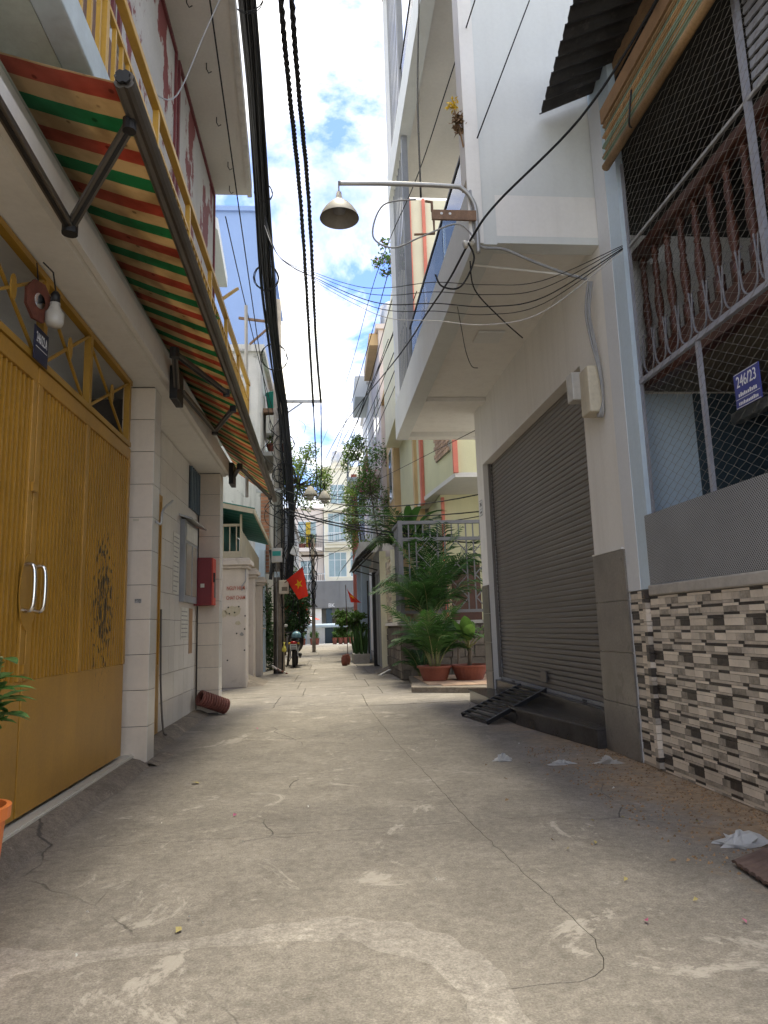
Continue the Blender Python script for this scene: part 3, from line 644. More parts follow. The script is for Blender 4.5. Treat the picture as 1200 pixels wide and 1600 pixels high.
MB().tube([(-1.53, 3.90, 3.0), (-1.55, 3.90, 3.12), (-1.60, 3.88, 3.17)], .005, 5).build('cord', 'black_rubber', o)
o = thing('house_number_plate', 'navy number plate 246/22.A fixed under the eight-sided mirror', 'number plate', (-1.60, 3.98, 2.7))
MB().box(-1.632, -1.626, 3.885, 4.075, 2.60, 2.80).build('plate', 'plate_navy', o)
text_mesh('246/22.A', .085, (-1.6245, 3.98, 2.735), (0, 1, 0), (0, 0, 1), 'letter_white', o, sx=.48)
MB().box(-1.6255, -1.6245, 3.90, 4.06, 2.678, 2.682).build('line', 'letter_white', o)

# ---------------------------------------------------------------- things on the passage wall
o = thing('notice_board', 'grey framed glass notice board with a little roof on the white tiled wall', 'notice board', (-1.75, 8.95, 1.4))
MB().box(-1.755, -1.70, 8.48, 9.30, 1.42, 2.40).build('case', 'grey_steel', o)
MB().box(-1.699, -1.692, 8.56, 9.22, 1.50, 2.12).build('pane', 'notice_glass', o)
MB().box(-1.6915, -1.684, 8.88, 8.895, 1.50, 2.12).build('divider', 'grey_steel', o)
MB().box(-1.699, -1.69, 8.56, 9.22, 2.16, 2.36).build('header', 'paper', o)
MB().extrude([(0, 0), (.16, -.05), (.16, -.03), (0, .03)], (-1.755, 8.40, 2.43), (1, 0, 0), (0, 0, 1), (0, .98, 0)).build('roof', 'galvanised', o)
o = thing('fire_cabinet', 'dark red metal fire cabinet beside the far tiled pillar', 'fire cabinet', (-1.62, 9.4, 1.4))
MB().box(-1.745, -1.52, 9.32, 9.58, 1.40, 2.02).build('body', 'red_metal', o, bevel=.006)
dr = MB().box(-1.519, -1.505, 9.325, 9.575, 1.405, 2.015).build('door', 'red_paint', o, bevel=.004)
MB().box(-1.504, -1.485, 9.36, 9.40, 1.70, 1.82).build('handle', 'black_rubber', dr)
MB().box(-1.504, -1.500, 9.44, 9.54, 1.50, 1.75).build('pane', 'window_dark', dr)
MB().box(-1.66, -1.61, 9.3165, 9.3185, 1.63, 1.68).build('sticker', 'paper', o)
def sheet(name, label, y0, y1, z0, z1, m, cat='poster', lines=0, grp=None):
    o = thing(name, label, cat, (-1.75, (y0 + y1) / 2, z0), group=grp)
    MB().box(-1.7545, -1.752, y0, y1, z0, z1).build('sheet', m, o)
    for i in range(lines):
        z = z1 - .05 - i * (z1 - z0 - .08) / max(1, lines - 1); MB().box(-1.7515, -1.7505, y0 + .02, y1 - random.uniform(.02, .12), z - .006, z + .006).build('print_line', 'paper_print', o)
sheet('paper_notice', 'tall pale printed notice stuck left of the grey notice board', 8.12, 8.44, 1.50, 2.2, 'paper', lines=12)
sheet('paper_notice', 'yellowed printed sheet pasted below the grey notice board', 8.60, 9.02, .98, 1.36, 'paper', lines=7)
sheet('bare_board', 'plain brown board on the tiled wall below the fire cabinet', 9.08, 9.30, .80, 1.36, 'brown_board', 'board')
sheet('orange_sign', 'faded orange sign above the fire cabinet', 9.36, 9.56, 2.04, 2.5, 'coral', 'sign')
def sticker(label, x, y, z, w, h, m='paper_print'):
    o = MB().box(x - w / 2, x + w / 2, 6.0955, 6.0965, z - h / 2, z + h / 2).build('sticker', m); tag(o, label, 'sticker')
sticker('small dark advert sticker on the front of the near tiled pillar', -1.60, 6.1, 1.33, .055, .035)
o = thing('doorbell_switch', 'cream doorbell switch on the front of the near tiled pillar', 'switch', (-1.70, 6.09, 2.05))
MB().box(-1.74, -1.69, 6.088, 6.0965, 1.99, 2.08).build('plate', 'meter_plastic', o, bevel=.003); MB().box(-1.72, -1.705, 6.082, 6.0875, 2.02, 2.05).build('button', 'plastic_white', o)
MB().box(-1.66, -1.61, 6.0945, 6.0965, 2.01, 2.03).build('tape', 'meter_plastic', o)
o = MB().tube(spline([(-1.496, 6.20, 2.02), (-1.45, 6.20, 2.0), (-1.44, 6.22, 2.12), (-1.40, 6.42, 2.24)], 5), .011, 7).build('wall_bracket', 'galvanised', smooth=True); tag(o, 'bent grey steel bracket on the alley side of the near tiled pillar', 'bracket')
o = MB().tube(spline([(-1.72, 7.44, 1.3), (-1.71, 7.42, .9), (-1.70, 7.42, .5), (-1.66, 7.38, .12), (-1.62, 7.34, .07)], 5), .010, 7).build('drain_hose', 'alu_brown', smooth=True); tag(o, 'grey hose hanging down beside the narrow yellow side door', 'hose')
# ribbed drain pipe at the wall foot
def ribbed_pipe(label, a, c, r, ribs):
    a, c = Vector(a), Vector(c); L_ = (c - a).length; prof = []
    for i in range(ribs):
        h = L_ * i / ribs; prof += [(r * .84, h), (r, h + L_ / ribs * .2), (r, h + L_ / ribs * .6), (r * .84, h + L_ / ribs * .8)]
    o = MB().lathe([(r * .7, 0)] + prof + [(r * .7, L_)], a, 18, (c - a)).build('ribbed_pipe', 'pipe_red', smooth=False); tag(o, label, 'pipe')
ribbed_pipe('short reddish ribbed plastic pipe lying at the foot of the far tiled pillar', (-1.66, 9.36, .24), (-1.36, 9.62, .09), .10, 11)

# ---------------------------------------------------------------- striped folding-arm awning
AW = thing('striped_awning', 'green, red and beige striped folding awning over the left side of the alley', 'awning', (-1.36, 2.84, 3.2))
b_ = MB(); nu, nv = 10, 70; vs = []; fs = []
def bar_pt(t): return Vector((-.86, 2.84 + t * 8.5, 3.455 - .29 * t))
for i in range(nv + 1):
    t = i / nv; p = bar_pt(t); q = Vector((-1.42, p.y, 3.60 - .02 * t))
    for j in range(nu + 1):
        s_ = j / nu; w = q.lerp(p, s_); w.z -= .004 * math.sin(math.pi * s_) + .004 * math.sin(t * 60) * math.sin(math.pi * s_); vs.append(w)
for i in range(nv):
    for j in range(nu): a = i * (nu + 1) + j; fs.append((a, a + 1, a + nu + 2, a + nu + 1))
b_.add(vs, fs); fab = b_.build('cloth', 'awning_cloth', AW, smooth=True)
md = fab.modifiers.new('solid', 'SOLIDIFY'); md.thickness = .003
prof = []
for i in range(16):
    t = 2 * math.pi * i / 16; r = .048 if i % 4 else .036; prof.append((r * math.cos(t), r * math.sin(t)))
fbar = MB().extrude(prof, bar_pt(-.003), (1, 0, 0), (0, 0, 1), bar_pt(1.01) - bar_pt(-.003)).build('front_bar', 'alu_brown', AW)
MB().extrude([(p[0] * .72, p[1] * .72) for p in prof], bar_pt(-.0055), (1, 0, 0), (0, 0, 1), (0, .012, 0)).build('end_plug', 'black_rubber', fbar)
def arm(pts, w=.05, h=.035):
    prev = None
    for a, c in zip(pts, pts[1:]):
        o = MB().bar(a, c, w, h).build('folding_arm', 'alu_brown', AW, bevel=.006)
        d = (Vector(c) - Vector(a)); off = Vector((0, 0, -h / 2 - .003))
        MB().bar(Vector(a) + off, Vector(c) + off, w * .35, .005).build('groove', 'dark_iron', o)
    for p in pts[1:-1]: MB().lathe([(.001, -.04), (.04, -.04), (.04, .04), (.001, .04)], p, 12).build('elbow', 'dark_iron', AW)
    MB().lathe([(.001, -.03), (.032, -.03), (.032, .03), (.001, .03)], pts[-1], 10).build('elbow', 'dark_iron', AW)
arm([(-1.31, 1.2, 3.28), (-1.31, 3.48, 3.15), (-.89, 3.02, 3.39)])
arm([(-1.29, 5.98, 3.16), (-1.24, 5.64, 3.34), (-.91, 6.30, 3.22)])
arm([(-1.29, 6.20, 3.20), (-1.29, 8.05, 3.36), (-.91, 6.75, 3.21)])
arm([(-1.30, 9.75, 3.18), (-1.15, 9.2, 3.20), (-.90, 11.0, 3.12)])
for y in (6.1, 9.75): MB().box(-1.349, -1.285, y - .14, y + .14, 3.06, 3.36).build('wall_plate', 'dark_iron', AW, bevel=.006)

o = MB().tube(spline([(-1.55, 2.3, 3.74), (-1.40, 2.5, 3.66), (-1.33, 2.5, 3.63), (-1.30, 2.42, 3.66), (-1.28, 2.3, 3.74)], 6), .022, 8).build('black_pipe', 'black_rubber', smooth=True); tag(o, 'bent black pipe under the balcony slab at the top left corner', 'pipe')
# ---------------------------------------------------------------- pot plant at the left picture edge
def strap_leaf(b_, p, d, L_, w, bend, rng, segs=4):
    d = Vector(d).normalized(); side = d.cross(Vector((0, 0, 1)));
    side = side.normalized() if side.length > 1e-3 else Vector((1, 0, 0))
    pts = []; q = Vector(p); dd = d.copy(); o = len(b_.v)
    for i in range(segs + 1):
        t = i / segs; ww = w * math.sin(math.pi * min(1, .12 + .88 * t)) ** .8 * .5 if t < 1 else .001
        fold = Vector((0, 0, .25 * ww))
        b_.v += [tuple(q + side * ww + fold), tuple(q), tuple(q - side * ww + fold)]
        q = q + dd * (L_ / segs); dd = (dd + Vector((0, 0, -bend / segs))).normalized()
    for i in range(segs):
        a = o + i * 3; b_.f += [(a, a + 1, a + 4, a + 3), (a + 1, a + 2, a + 5, a + 4)]
o = thing('potted_plant', 'leafy variegated plant in an orange plastic pot at the left picture edge', 'potted plant', (-1.23, 2.6, 0))
MB().lathe([(.001, 0), (.10, 0), (.135, .44), (.15, .445), (.152, .485), (.136, .487), (.132, .45), (.001, .45)], (-1.245, 2.6, 0.004), 28).build('pot', 'orange_plastic', o, smooth=False)
MB().lathe([(.131, .452), (.001, .46)], (-1.245, 2.6, 0.004), 20).build('soil', 'soil', o)
st = MB(); lf = MB(); rg = random.Random(11)
for i in range(7):
    a = rg.uniform(0, 6.28); top = Vector((-1.245 + .10 * math.cos(a), 2.6 + .10 * math.sin(a), rg.uniform(.80, 1.0)))
    if i == 0: top = Vector((-1.12, 2.55, .99))
    st.tube(spline([(-1.245, 2.6, .46), ((-1.245 + top.x) / 2, 2.6, .68), top], 4), .006, 5)
    for j in range(8): strap_leaf(lf, top - Vector((0, 0, rg.uniform(0, .12))), (math.cos(j * .8 + i), math.sin(j * .8 + i), rg.uniform(-.1, .5)), rg.uniform(.09, .15), .05, .5, rg)
st.build('stem', 'palm_stem', o, smooth=True); lf.build('foliage', 'leaf_variegated', o)
# ================================================================ RIGHT FRONT: house with mosaic wall and wire mesh (row coordinates)
XR = 2.37
K = thing('mesh_front_house', 'house at right with mosaic tile wall, pale blue pillar and open wire mesh front', 'house', (2.6, 4.5, 0), FR)
MB().box(XR + .012, XR + .12, 1.0, 4.945, 0, 1.215).build('parapet', 'mortar', K)
MB().box(XR - .012, XR + .13, 1.0, 4.93, 1.217, 1.295).build('sill', 'mortar', K, bevel=.012)
MB().box(XR, XR + .06, 4.86, 5.27, 1.27, 5.6).build('pillar', 'pale_blue', K)
MB().box(XR - .004, XR + .10, 5.06, 5.272, 1.268, 5.4).build('pillar_face', 'pale_grey', K)
MB().box(XR + .012, XR + .25, 4.96, 5.27, 0, 1.266).build('pillar_base', 'mortar', K)
# mosaic pieces, row by row as printed on 45 x 29 cm tiles
rows = [(.020, [('D', .3), ('L', .7)]), (.050, [('L', .3), ('G', .25), ('T', .2), ('L', .25)]), (.022, [('T', .55), ('D', .15), ('T', .3)]),
        (.020, [('D', .6), ('L', .4)]), (.040, [('L', .35), ('T', .3), ('G', .35)]), (.018, [('T', .6), ('D', .4)]),
        (.024, [('D', .45), ('L', .55)]), (.050, [('D', .3), ('G', .2), ('L', .5)]), (.030, [('T', .5), ('G', .5)])]
MM = {'D': 'mosaic_dark', 'L': 'mosaic_light', 'T': 'mosaic_tan', 'G': 'mosaic_grey'}
rt_ = random.Random(21); allp = []
def mosaic(y0, y1, z1, par, xf):
    z = z1; ri = 0
    while z > .01:
        h, pieces = rows[ri % 9]; h *= .86; off = (ri // 9 % 2) * .0 + .1
        y = y1 + off * .45 - .45
        y = y1 - .45 * 0
        cur = y1
        k0 = 0
        shift = -.13
        cur = y1 + shift + .40
        while cur > y0:
            for t, w in pieces[::-1]:
                a, c = cur - w * .40, cur; cur = a
                a2, c2 = max(a, y0), min(c, y1)
                if c2 - a2 > .012: allp.append((par, MM[t], xf, a2, c2, max(z - h, .004), z))
        z -= h; ri += 1
mosaic(2.6, 4.945, 1.213, K, XR + .012)
mosaic(5.0, 5.265, 1.262, K, XR + .012)
allp.sort(key=lambda q: -((q[4] - q[3]) * (q[6] - q[5])) if q[3] > 3.35 else 1)
rest = {}
for i, (par, m, xf, a, c, z0, z1) in enumerate(allp):
    th = .008 + rt_.uniform(0, .003)
    if i < 300 and a > 3.35: piece('mosaic_tile', m, par, (xf - th / 2, (a + c) / 2, (z0 + z1) / 2), (th, c - a - .003, z1 - z0 - .002))
    else: rest.setdefault(m, MB()).box(xf - th, xf, a + .0015, c - .0015, z0 + .001, z1 - .001)
for m, bb in rest.items(): struct(bb.build('mosaic_tiles', m, K), 'stuff')
# edging strip between pillar base and wall
z = 1.262
while z > .02:
    h = rt_.choice((.03, .045, .06)); piece('edge_tile', rt_.choice(('mosaic_light', 'mosaic_light', 'mosaic_tan', 'mosaic_dark')), K, (XR - .010, 4.972, z - h / 2), (.044, .046, h - .003)); z -= h
# grille frame, mesh and perforated sheet
FRM = MB().box(XR + .03, XR + .06, 1.5, 4.90, 2.79, 2.825).build('grille_frame', 'lilac_steel', K)
MB().box(XR + .035, XR + .055, 4.84, 4.865, 1.30, 4.6).build('frame_post', 'lilac_steel', FRM)
MB().box(XR + .035, XR + .060, 4.04, 4.07, 1.79, 2.789).build('frame_post', 'lilac_steel', FRM)
MB().box(XR + .035, XR + .065, 3.30, 3.335, 2.826, 4.62).build('frame_post', 'lilac_steel', FRM)
MB().box(XR + .035, XR + .055, 1.5, 4.839, 3.885, 3.905).build('frame_rail', 'galvanised', FRM)
MB().box(XR - .004, XR + .002, 1.5, 4.90, 1.297, 1.80).build('perforated_sheet', 'perforated', K)
b_ = MB(); pit, dia = .058, .055
ny = int((4.84 - 2.9) / pit)
for i in range(ny):
    y = 2.9 + i * pit; pts = []; z = 1.5; j = 0
    while z < 4.65:
        pts.append((XR + .012 + (.004 if j % 2 else -.002), y + (pit * .53 if (j + i) % 2 else -pit * .53) + pit * .5, z)); z += dia / 2 * 1.15; j += 1
    b_.tube(pts, .0017, 3, cap=False)
struct(b_.build('chain_link_mesh', 'wire_zinc', K), 'stuff')
# scroll pieces along the rail
for i in range(11):
    y = 2.95 + i * .175; pts = [(XR + .045, y + .075 * math.cos(t), 2.92 + .09 * math.sin(t)) for t in [RAD(a) for a in range(200, 345, 16)]]
    pts = [(XR + .045, y - .075, 3.14), (XR + .045, y - .085, 3.0)] + pts + [(XR + .045, y + .08, 3.0), (XR + .045, y + .06, 3.12), (XR + .045, y + .035, 3.13)]
    MB().tube(pts, .0065, 5).build('scroll', 'scroll_grey', FRM)
# inside: turned balustrade, floor, walls
MB().box(2.62, 2.72, 2.0, 5.2, 3.03, 3.12).build('balcony_beam', 'brown_wood', K)
MB().box(2.60, 2.74, 2.0, 5.2, 3.97, 4.05).build('balustrade_rail', 'brown_wood', K, bevel=.015)
MB().box(2.61, 2.70, 2.0, 5.2, 2.86, 3.03).build('balcony_skirt', 'brown_wood', K)
bal = MB(); bal.box(-.035, .035, -.035, .035, 0, .17); bal.box(-.03, .03, -.03, .03, .78, .85)
bal.v = [(v[0] * .8, v[1] * .8, v[2]) for v in bal.v]
bal.lathe([(r * .8, h) for r, h in [(.022, .17), (.034, .19), (.026, .22), (.040, .30), (.045, .38), (.036, .46), (.024, .52), (.034, .54), (.024, .56), (.036, .62), (.030, .70), (.022, .74), (.034, .76), (.028, .78)]], (0, 0, 0), 12)
bal_me = bal.mesh('baluster', 'brown_wood', True)
for i in range(15): inst('baluster', bal_me, K, (2.67, 2.35 + i * .2, 3.121))
MB().box(2.715, 6, 1.0, 5.25, 2.87, 3.02).build('inner_floor', 'interior_brown', K)
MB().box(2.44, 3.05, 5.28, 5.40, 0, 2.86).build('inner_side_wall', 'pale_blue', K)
MB().box(3.051, 6, 5.26, 5.40, 0, 2.86).build('inner_side_wall', 'teal_dark', K)  # dark teal stands in for shade on the rest of the pale wall
MB().box(2.44, 6, 5.281, 5.40, 3.03, 5.4).build('inner_side_wall', 'interior_dark', K)  # upper stretch coloured dark to give the interior its shade
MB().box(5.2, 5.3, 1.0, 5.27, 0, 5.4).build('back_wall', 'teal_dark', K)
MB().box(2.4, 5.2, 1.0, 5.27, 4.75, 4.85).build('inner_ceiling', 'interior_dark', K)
MB().box(2.4, 5.2, 1.0, 5.27, -.01, .02).build('inner_floor', 'interior_brown', K)
MB().box(2.45, 5.2, .9, .999, 0, 5.4).build('back_wall', 'teal_dark', K)  # unseen near-end wall, added to stop light entering the room
MB().box(2.3, 5.3, .9, 5.4, 5.72, 5.8).build('roof_slab', 'interior_dark', K)
MB().box(3.35, 3.43, 2.0, 5.27, 2.60, 2.68).build('inner_beam', 'galvanised', K)
# slatted shutter high at the picture edge
for i in range(13): MB().bar((XR + .07, 2.3, 3.85 + i * .07), (XR + .07, 3.28, 3.95 + i * .07), .012, .045).build('shutter_slat', 'grey_steel', FRM)
# rolled woven blind
BL = thing('woven_blind', 'half-rolled tan and green striped reed blind under the right roof', 'blind', (2.29, 4, 4.6), FR)
for i in range(30):
    z = 4.56 + .36 * (i / 29); sag = .02 * math.sin(i * 1.7)
    m = 'blind_green' if (i % 9 in (2, 3, 4, 6)) else 'blind_reed'
    piece('reed', m, BL, (XR - .085 + .012 * math.sin(i * .9) - .03 * (1 - i / 29), 3.55, z), (.012, 2.5 + sag, .0125))
MB().tube([(XR - .10, 2.3, 4.545), (XR - .10, 4.82, 4.55)], .032, 9).build('roll', 'blind_reed', BL, smooth=True)
MB().box(XR - .10, XR - .06, 2.3, 4.84, 4.94, 5.06).build('head_board', 'brown_board', BL)
MB().tube(spline([(XR - .13, 4.25, 4.75), (XR - .15, 4.28, 4.55), (XR - .12, 4.33, 4.52), (XR - .05, 4.36, 4.56)], 5), .007, 5).build('cord', 'black_rubber', BL)
# corrugated roof edge
RF = thing('corrugated_roof', 'black corrugated sheet roof jutting out over the alley at top right', 'roof', (2.2, 4.5, 5.5), FR)
b_ = MB(); vs = []; fs = []; ny = 150
for i in range(ny + 1):
    y = 1.5 + 3.72 * i / ny; dz = .022 * math.cos(i * math.pi / 3)
    vs += [(1.80 + .11 * (y - 4.1) / 1.1 + .004 * math.sin(i * 2.1), y, 5.30 + dz), (2.75, y, 5.69 + dz)]
for i in range(ny): a = 2 * i; fs.append((a, a + 1, a + 3, a + 2))
b_.add(vs, fs); o = b_.build('sheet', 'roof_black', RF); md = o.modifiers.new('s', 'SOLIDIFY'); md.thickness = .004
MB().bar((2.45, 1.5, 5.50), (2.45, 5.15, 5.50), .06, .08).build('purlin', 'brown_board', RF)
# number plate 246/23
o = thing('house_number_plate', 'blue number plate 246/23 hung on the wire mesh at right', 'number plate', (XR, 3.55, 2.3), FR)
MB().box(XR - .018, XR - .012, 3.40, 3.63, 2.20, 2.40).build('plate', 'plate_blue', o)
ry, rz = (0, -1, 0), (0, 0, 1)
text_mesh('246/23', .092, (XR - .0195, 3.515, 2.345), ry, rz, 'letter_white', o, sx=.72)
rq = random.Random(8)
def print_marks(o, x, y, w, z, h, n, m):
    for i in range(n):
        q = y + w / 2 - (i + .5) * w / n; hh = h * rq.uniform(.6, 1); MB().box(x - .001, x, q - w / n * .36, q + w / n * .30, z - h / 2, z - h / 2 + hh).build('print_mark', m, o)
print_marks(o, XR - .0185, 3.515, .17, 2.275, .024, 10, 'letter_white'); print_marks(o, XR - .0185, 3.515, .18, 2.226, .022, 12, 'letter_white')
for q in ((2.395, 2.398), (2.25, 2.2525), (2.202, 2.205)): MB().box(XR - .0195, XR - .0185, 3.405, 3.625, *q).build('line', 'letter_white', o)

# ================================================================ RIGHT: white house with grey shutter (row coordinates)
V = thing('white_house', 'modern white house at right with projecting balcony above a grey roller shutter', 'house', (2.6, 8, 0), FR)
T_ = 12.0
MB().box(XR, 7, 5.281, 5.90, 0, 4.26).build('wall_pier', 'white_paint', V)
MB().box(XR, 7, 9.80, 10.19, 0, 4.26).build('wall_pier', 'white_paint', V)
MB().box(XR, 7, 5.901, 9.799, 3.34, 4.26).build('lintel_wall', 'white_paint', V)
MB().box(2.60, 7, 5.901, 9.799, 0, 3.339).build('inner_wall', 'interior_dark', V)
for q in ((5.272, 5.905), (9.795, 10.19)):
    for z0, z1 in ((0, .40), (.402, .80), (.802, 1.20), (1.202, 1.60)): piece('granite_panel', 'granite', V, (XR - .009, (q[0] + q[1]) / 2, (z0 + z1) / 2 + .002), (.016, q[1] - q[0] - .003, z1 - z0 - .003))
MB().box(XR - .02, XR, 5.30, 5.905, 1.603, 1.615).build('panel_cap', 'white_paint', V)
# balcony with downstand edges
b_ = MB(); SOF = 4.23
b_.prism([(1.36, 5.283), (2.9, 5.283), (2.9, 11.35), (1.36, 11.35)], SOF, 4.60).build('balcony_slab', 'white_paint', V)
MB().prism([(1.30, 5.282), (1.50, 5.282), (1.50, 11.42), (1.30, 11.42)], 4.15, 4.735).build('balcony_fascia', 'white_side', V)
MB().box(1.501, 2.9, 11.2, 11.40, 4.15, 4.229).build('balcony_fascia', 'white_paint', V)
MB().box(1.501, 2.369, 9.42, 9.62, 4.17, 4.229).build('soffit_beam', 'white_paint', V)
# wing wall facing the camera, with corner trim
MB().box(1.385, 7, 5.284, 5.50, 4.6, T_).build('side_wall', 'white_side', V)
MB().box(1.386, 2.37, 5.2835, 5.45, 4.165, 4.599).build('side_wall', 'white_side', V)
MB().box(1.265, 1.384, 5.275, 5.47, 4.736, T_).build('corner_trim', 'white_paint', V)
MB().box(1.265, 1.384, 5.262, 5.2745, 4.15, T_).build('corner_trim', 'white_paint', V)
MB().box(2.9, 3.0, 5.5, 10.2, 4.6, T_).build('rear_wall', 'white_paint', V)
# upper balcony and roof
MB().prism([(1.36, 5.5), (2.9, 5.5), (2.9, 11.3), (1.36, 11.3)], 8.55, 8.9).build('upper_slab', 'soffit', V)
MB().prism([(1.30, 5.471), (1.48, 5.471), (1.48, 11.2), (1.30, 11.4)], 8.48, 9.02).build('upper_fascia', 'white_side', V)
MB().prism([(1.30, 5.471), (2.9, 5.471), (2.9, 10.2), (1.30, 11.4)], 12.6, 12.9).build('roof_slab', 'soffit', V)
# vertical grey fins along the far end of the balcony edge
fin_me = MB().box(-.010, .010, -.010, .010, 0, 1).mesh('fin', 'grey_paint')
for z0, h in ((4.736, 3.74), (9.021, 3.57)):
    for i in range(8): inst('fin', fin_me, V, (1.375, 9.85 + i * .19, z0), (1, 1, h))
    MB().box(1.33, 1.42, 9.63, 9.70, z0, z0 + h).build('fin_post', 'grey_paint', V)
    MB().box(1.315, 1.425, 11.33, 11.42, z0, z0 + h).build('fin_post', 'pale_grey', V)
# glass balustrades
for z0, zt in ((4.736, 5.36), (9.021, 9.65)):
    gb = MB().box(1.345, 1.375, 5.48, 9.62, zt - .03, zt).build('handrail', 'dark_iron', V)
    for i in range(3): MB().box(1.355, 1.365, 5.52 + i * 1.36, 6.86 + i * 1.36, z0 + .003, zt - .031).build('glass_pane', 'clear_glass', gb)
    for y in (9.56, 8.9): MB().lathe([(.001, -.02), (.02, -.02), (.02, .02), (.001, .02)], (1.335, y, z0 + .05), 10, (1, 0, 0)).build('clamp', 'dark_iron', gb)
# black end railing at the far end of the balcony
er = MB().bar((1.5, 11.0, 5.95), (2.3, 10.15, 5.95), .04).build('end_railing', 'dark_iron', V)
for i in range(7):
    t = i / 6; x, y = 1.5 + .8 * t, 11.0 - .85 * t; MB().box(x - .012, x + .012, y - .012, y + .012, 4.61, 5.93).build('bar', 'dark_iron', er)
MB().box(1.76, 2.06, 7.15, 7.45, 4.20, 4.228).build('ceiling_light', 'plastic_white', V, bevel=.01)
o = thing('wall_number_plate', 'small white number plate with black figures on the far jamb of the shutter', 'number plate', (XR, 10.02, 2.7), FR)
MB().box(XR - .008, XR - .002, 9.93, 10.11, 2.62, 2.85).build('plate', 'plastic_white', o)
text_mesh('246', .085, (XR - .0095, 10.02, 2.785), ry, rz, 'letter_black', o, sx=.9); print_marks(o, XR - .0085, 10.02, .12, 2.675, .03, 5, 'letter_black')
for q in ((2.622, 2.628), (2.715, 2.72), (2.842, 2.848)): MB().box(XR - .0095, XR - .0085, 9.935, 10.105, *q).build('line', 'letter_black', o)
# roller shutter
SH = thing('roller_shutter', 'closed dark grey steel roller shutter in the white house', 'shutter', (2.5, 7.9, .3), FR)
pr = [(0, 0), (-.005, .004), (-.010, .014), (-.010, .040), (-.005, .051), (0, .054)]
sl = MB().extrude(pr, (0, -1.95, 0), (1, 0, 0), (0, 0, 1), (0, 3.9, 0)).mesh('slat', 'shutter')
for i in range(55): inst('slat', sl, SH, (2.50 + rt_.uniform(-.0015, .0015), 7.85, .33 + i * .0548), rot=(0, RAD(rt_.uniform(-1.2, 1.2)), RAD(rt_.uniform(-.03, .03))))
MB().box(2.47, 2.51, 5.902, 9.798, .302, .33).build('bottom_rail', 'grey_steel', SH)
for y in (5.902, 9.758): MB().box(2.44, 2.475, y, y + .04, .33, 3.338).build('guide_rail', 'shutter', SH)
lk = MB().box(2.455, 2.469, 7.75, 7.95, .40, .52).build('lock', 'shutter', SH, bevel=.004)
for y in (6.6, 9.1): MB().box(2.462, 2.469, y, y + .10, .308, .326).build('pull', 'dark_iron', SH)
# granite steps
STP = thing('granite_steps', 'two dark polished granite steps below the grey shutter', 'steps', (2.3, 7.9, 0), FR)
MB().prism([(2.28, 5.91), (2.52, 5.91), (2.52, 9.95), (2.05, 9.95), (2.03, 7.5)][::1], 0, .15).build('lower_step', 'granite_dark', STP, bevel=.006)
MB().box(2.385, 2.62, 5.91, 9.79, .151, .30).build('upper_step', 'granite_dark', STP, bevel=.006)
MB().prism([(2.26, 5.908), (2.384, 5.908), (2.384, 9.97), (2.03, 9.97), (2.01, 7.5)], .1505, .17).build('tread', 'granite_dark', STP, bevel=.004)
# slatted metal ramp leaning on the step
RP = thing('metal_ramp', 'black slatted metal ramp leaning on the granite step', 'ramp', (2.1, 8.2, 0), FR)
A0, A1, B0, B1 = Vector((1.62, 8.38, .02)), Vector((1.74, 7.62, .02)), Vector((2.38, 8.50, .32)), Vector((2.48, 7.82, .32))
for a, c in ((A0, B0), (A1, B1)): MB().bar(a, c, .03, .045).build('side_rail', 'dark_iron', RP, bevel=.003)
for i in range(11):
    t = (i + .4) / 11.2; MB().bar(A0.lerp(B0, t) + Vector((0, 0, .012)), A1.lerp(B1, t) + Vector((0, 0, .012)), .052, .014).build('slat', 'dark_iron', RP)
for a, c in ((A0, B0), (A1, B1)):
    p = a.lerp(c, .62); MB().bar(p, (p.x, p.y, .006), .035).build('leg', 'dark_iron', RP)
# electricity meter box with its cables
o = thing('meter_box', 'cream plastic electricity meter box on the white pier beside the shutter', 'meter box', (2.3, 5.5, 2.9), FR)
MB().box(XR - .13, XR - .002, 5.42, 5.62, 2.76, 3.16).build('case', 'meter_plastic', o, bevel=.012)
MB().box(XR - .20, XR - .08, 5.60, 5.74, 2.92, 3.17).build('cover', 'meter_clear', o, bevel=.01)
for dx in (0, .02, .035):
    MB().tube(spline([(XR - .10 + dx, 5.33, 3.86), (XR - .13 + dx, 5.36, 3.6), (XR - .10 + dx, 5.37, 3.35), (XR - .05 + dx * .5, 5.38, 3.1), (XR - .03, 5.385, 2.85), (XR - .03 - dx, 5.42, 2.72), (XR - .05, 5.47, 2.75)], 6), .009, 6).build('cable', 'cable_grey', o, smooth=True)
# conduit under the balcony edge
o = MB().tube(spline([(1.29, 5.262, 4.62), (1.31, 5.26, 4.2), (1.37, 5.26, 4.11), (1.55, 5.27, 4.10), (1.8, 5.28, 4.0), (2.1, 5.30, 3.90), (2.25, 5.31, 3.87)], 6), .012, 7).build('conduit', 'cable_grey', smooth=True)
o.rotation_euler.z = FR; tag(o, 'grey cable running from the lamp pipe along the white balcony edge to the pier', 'cable')
o = MB().tube([(1.36, 5.6, 4.14), (2.3, 5.6, 4.05)], .010, 7).build('conduit', 'white_paint'); o.rotation_euler.z = FR; tag(o, 'thin white pipe under the near end of the balcony', 'pipe')

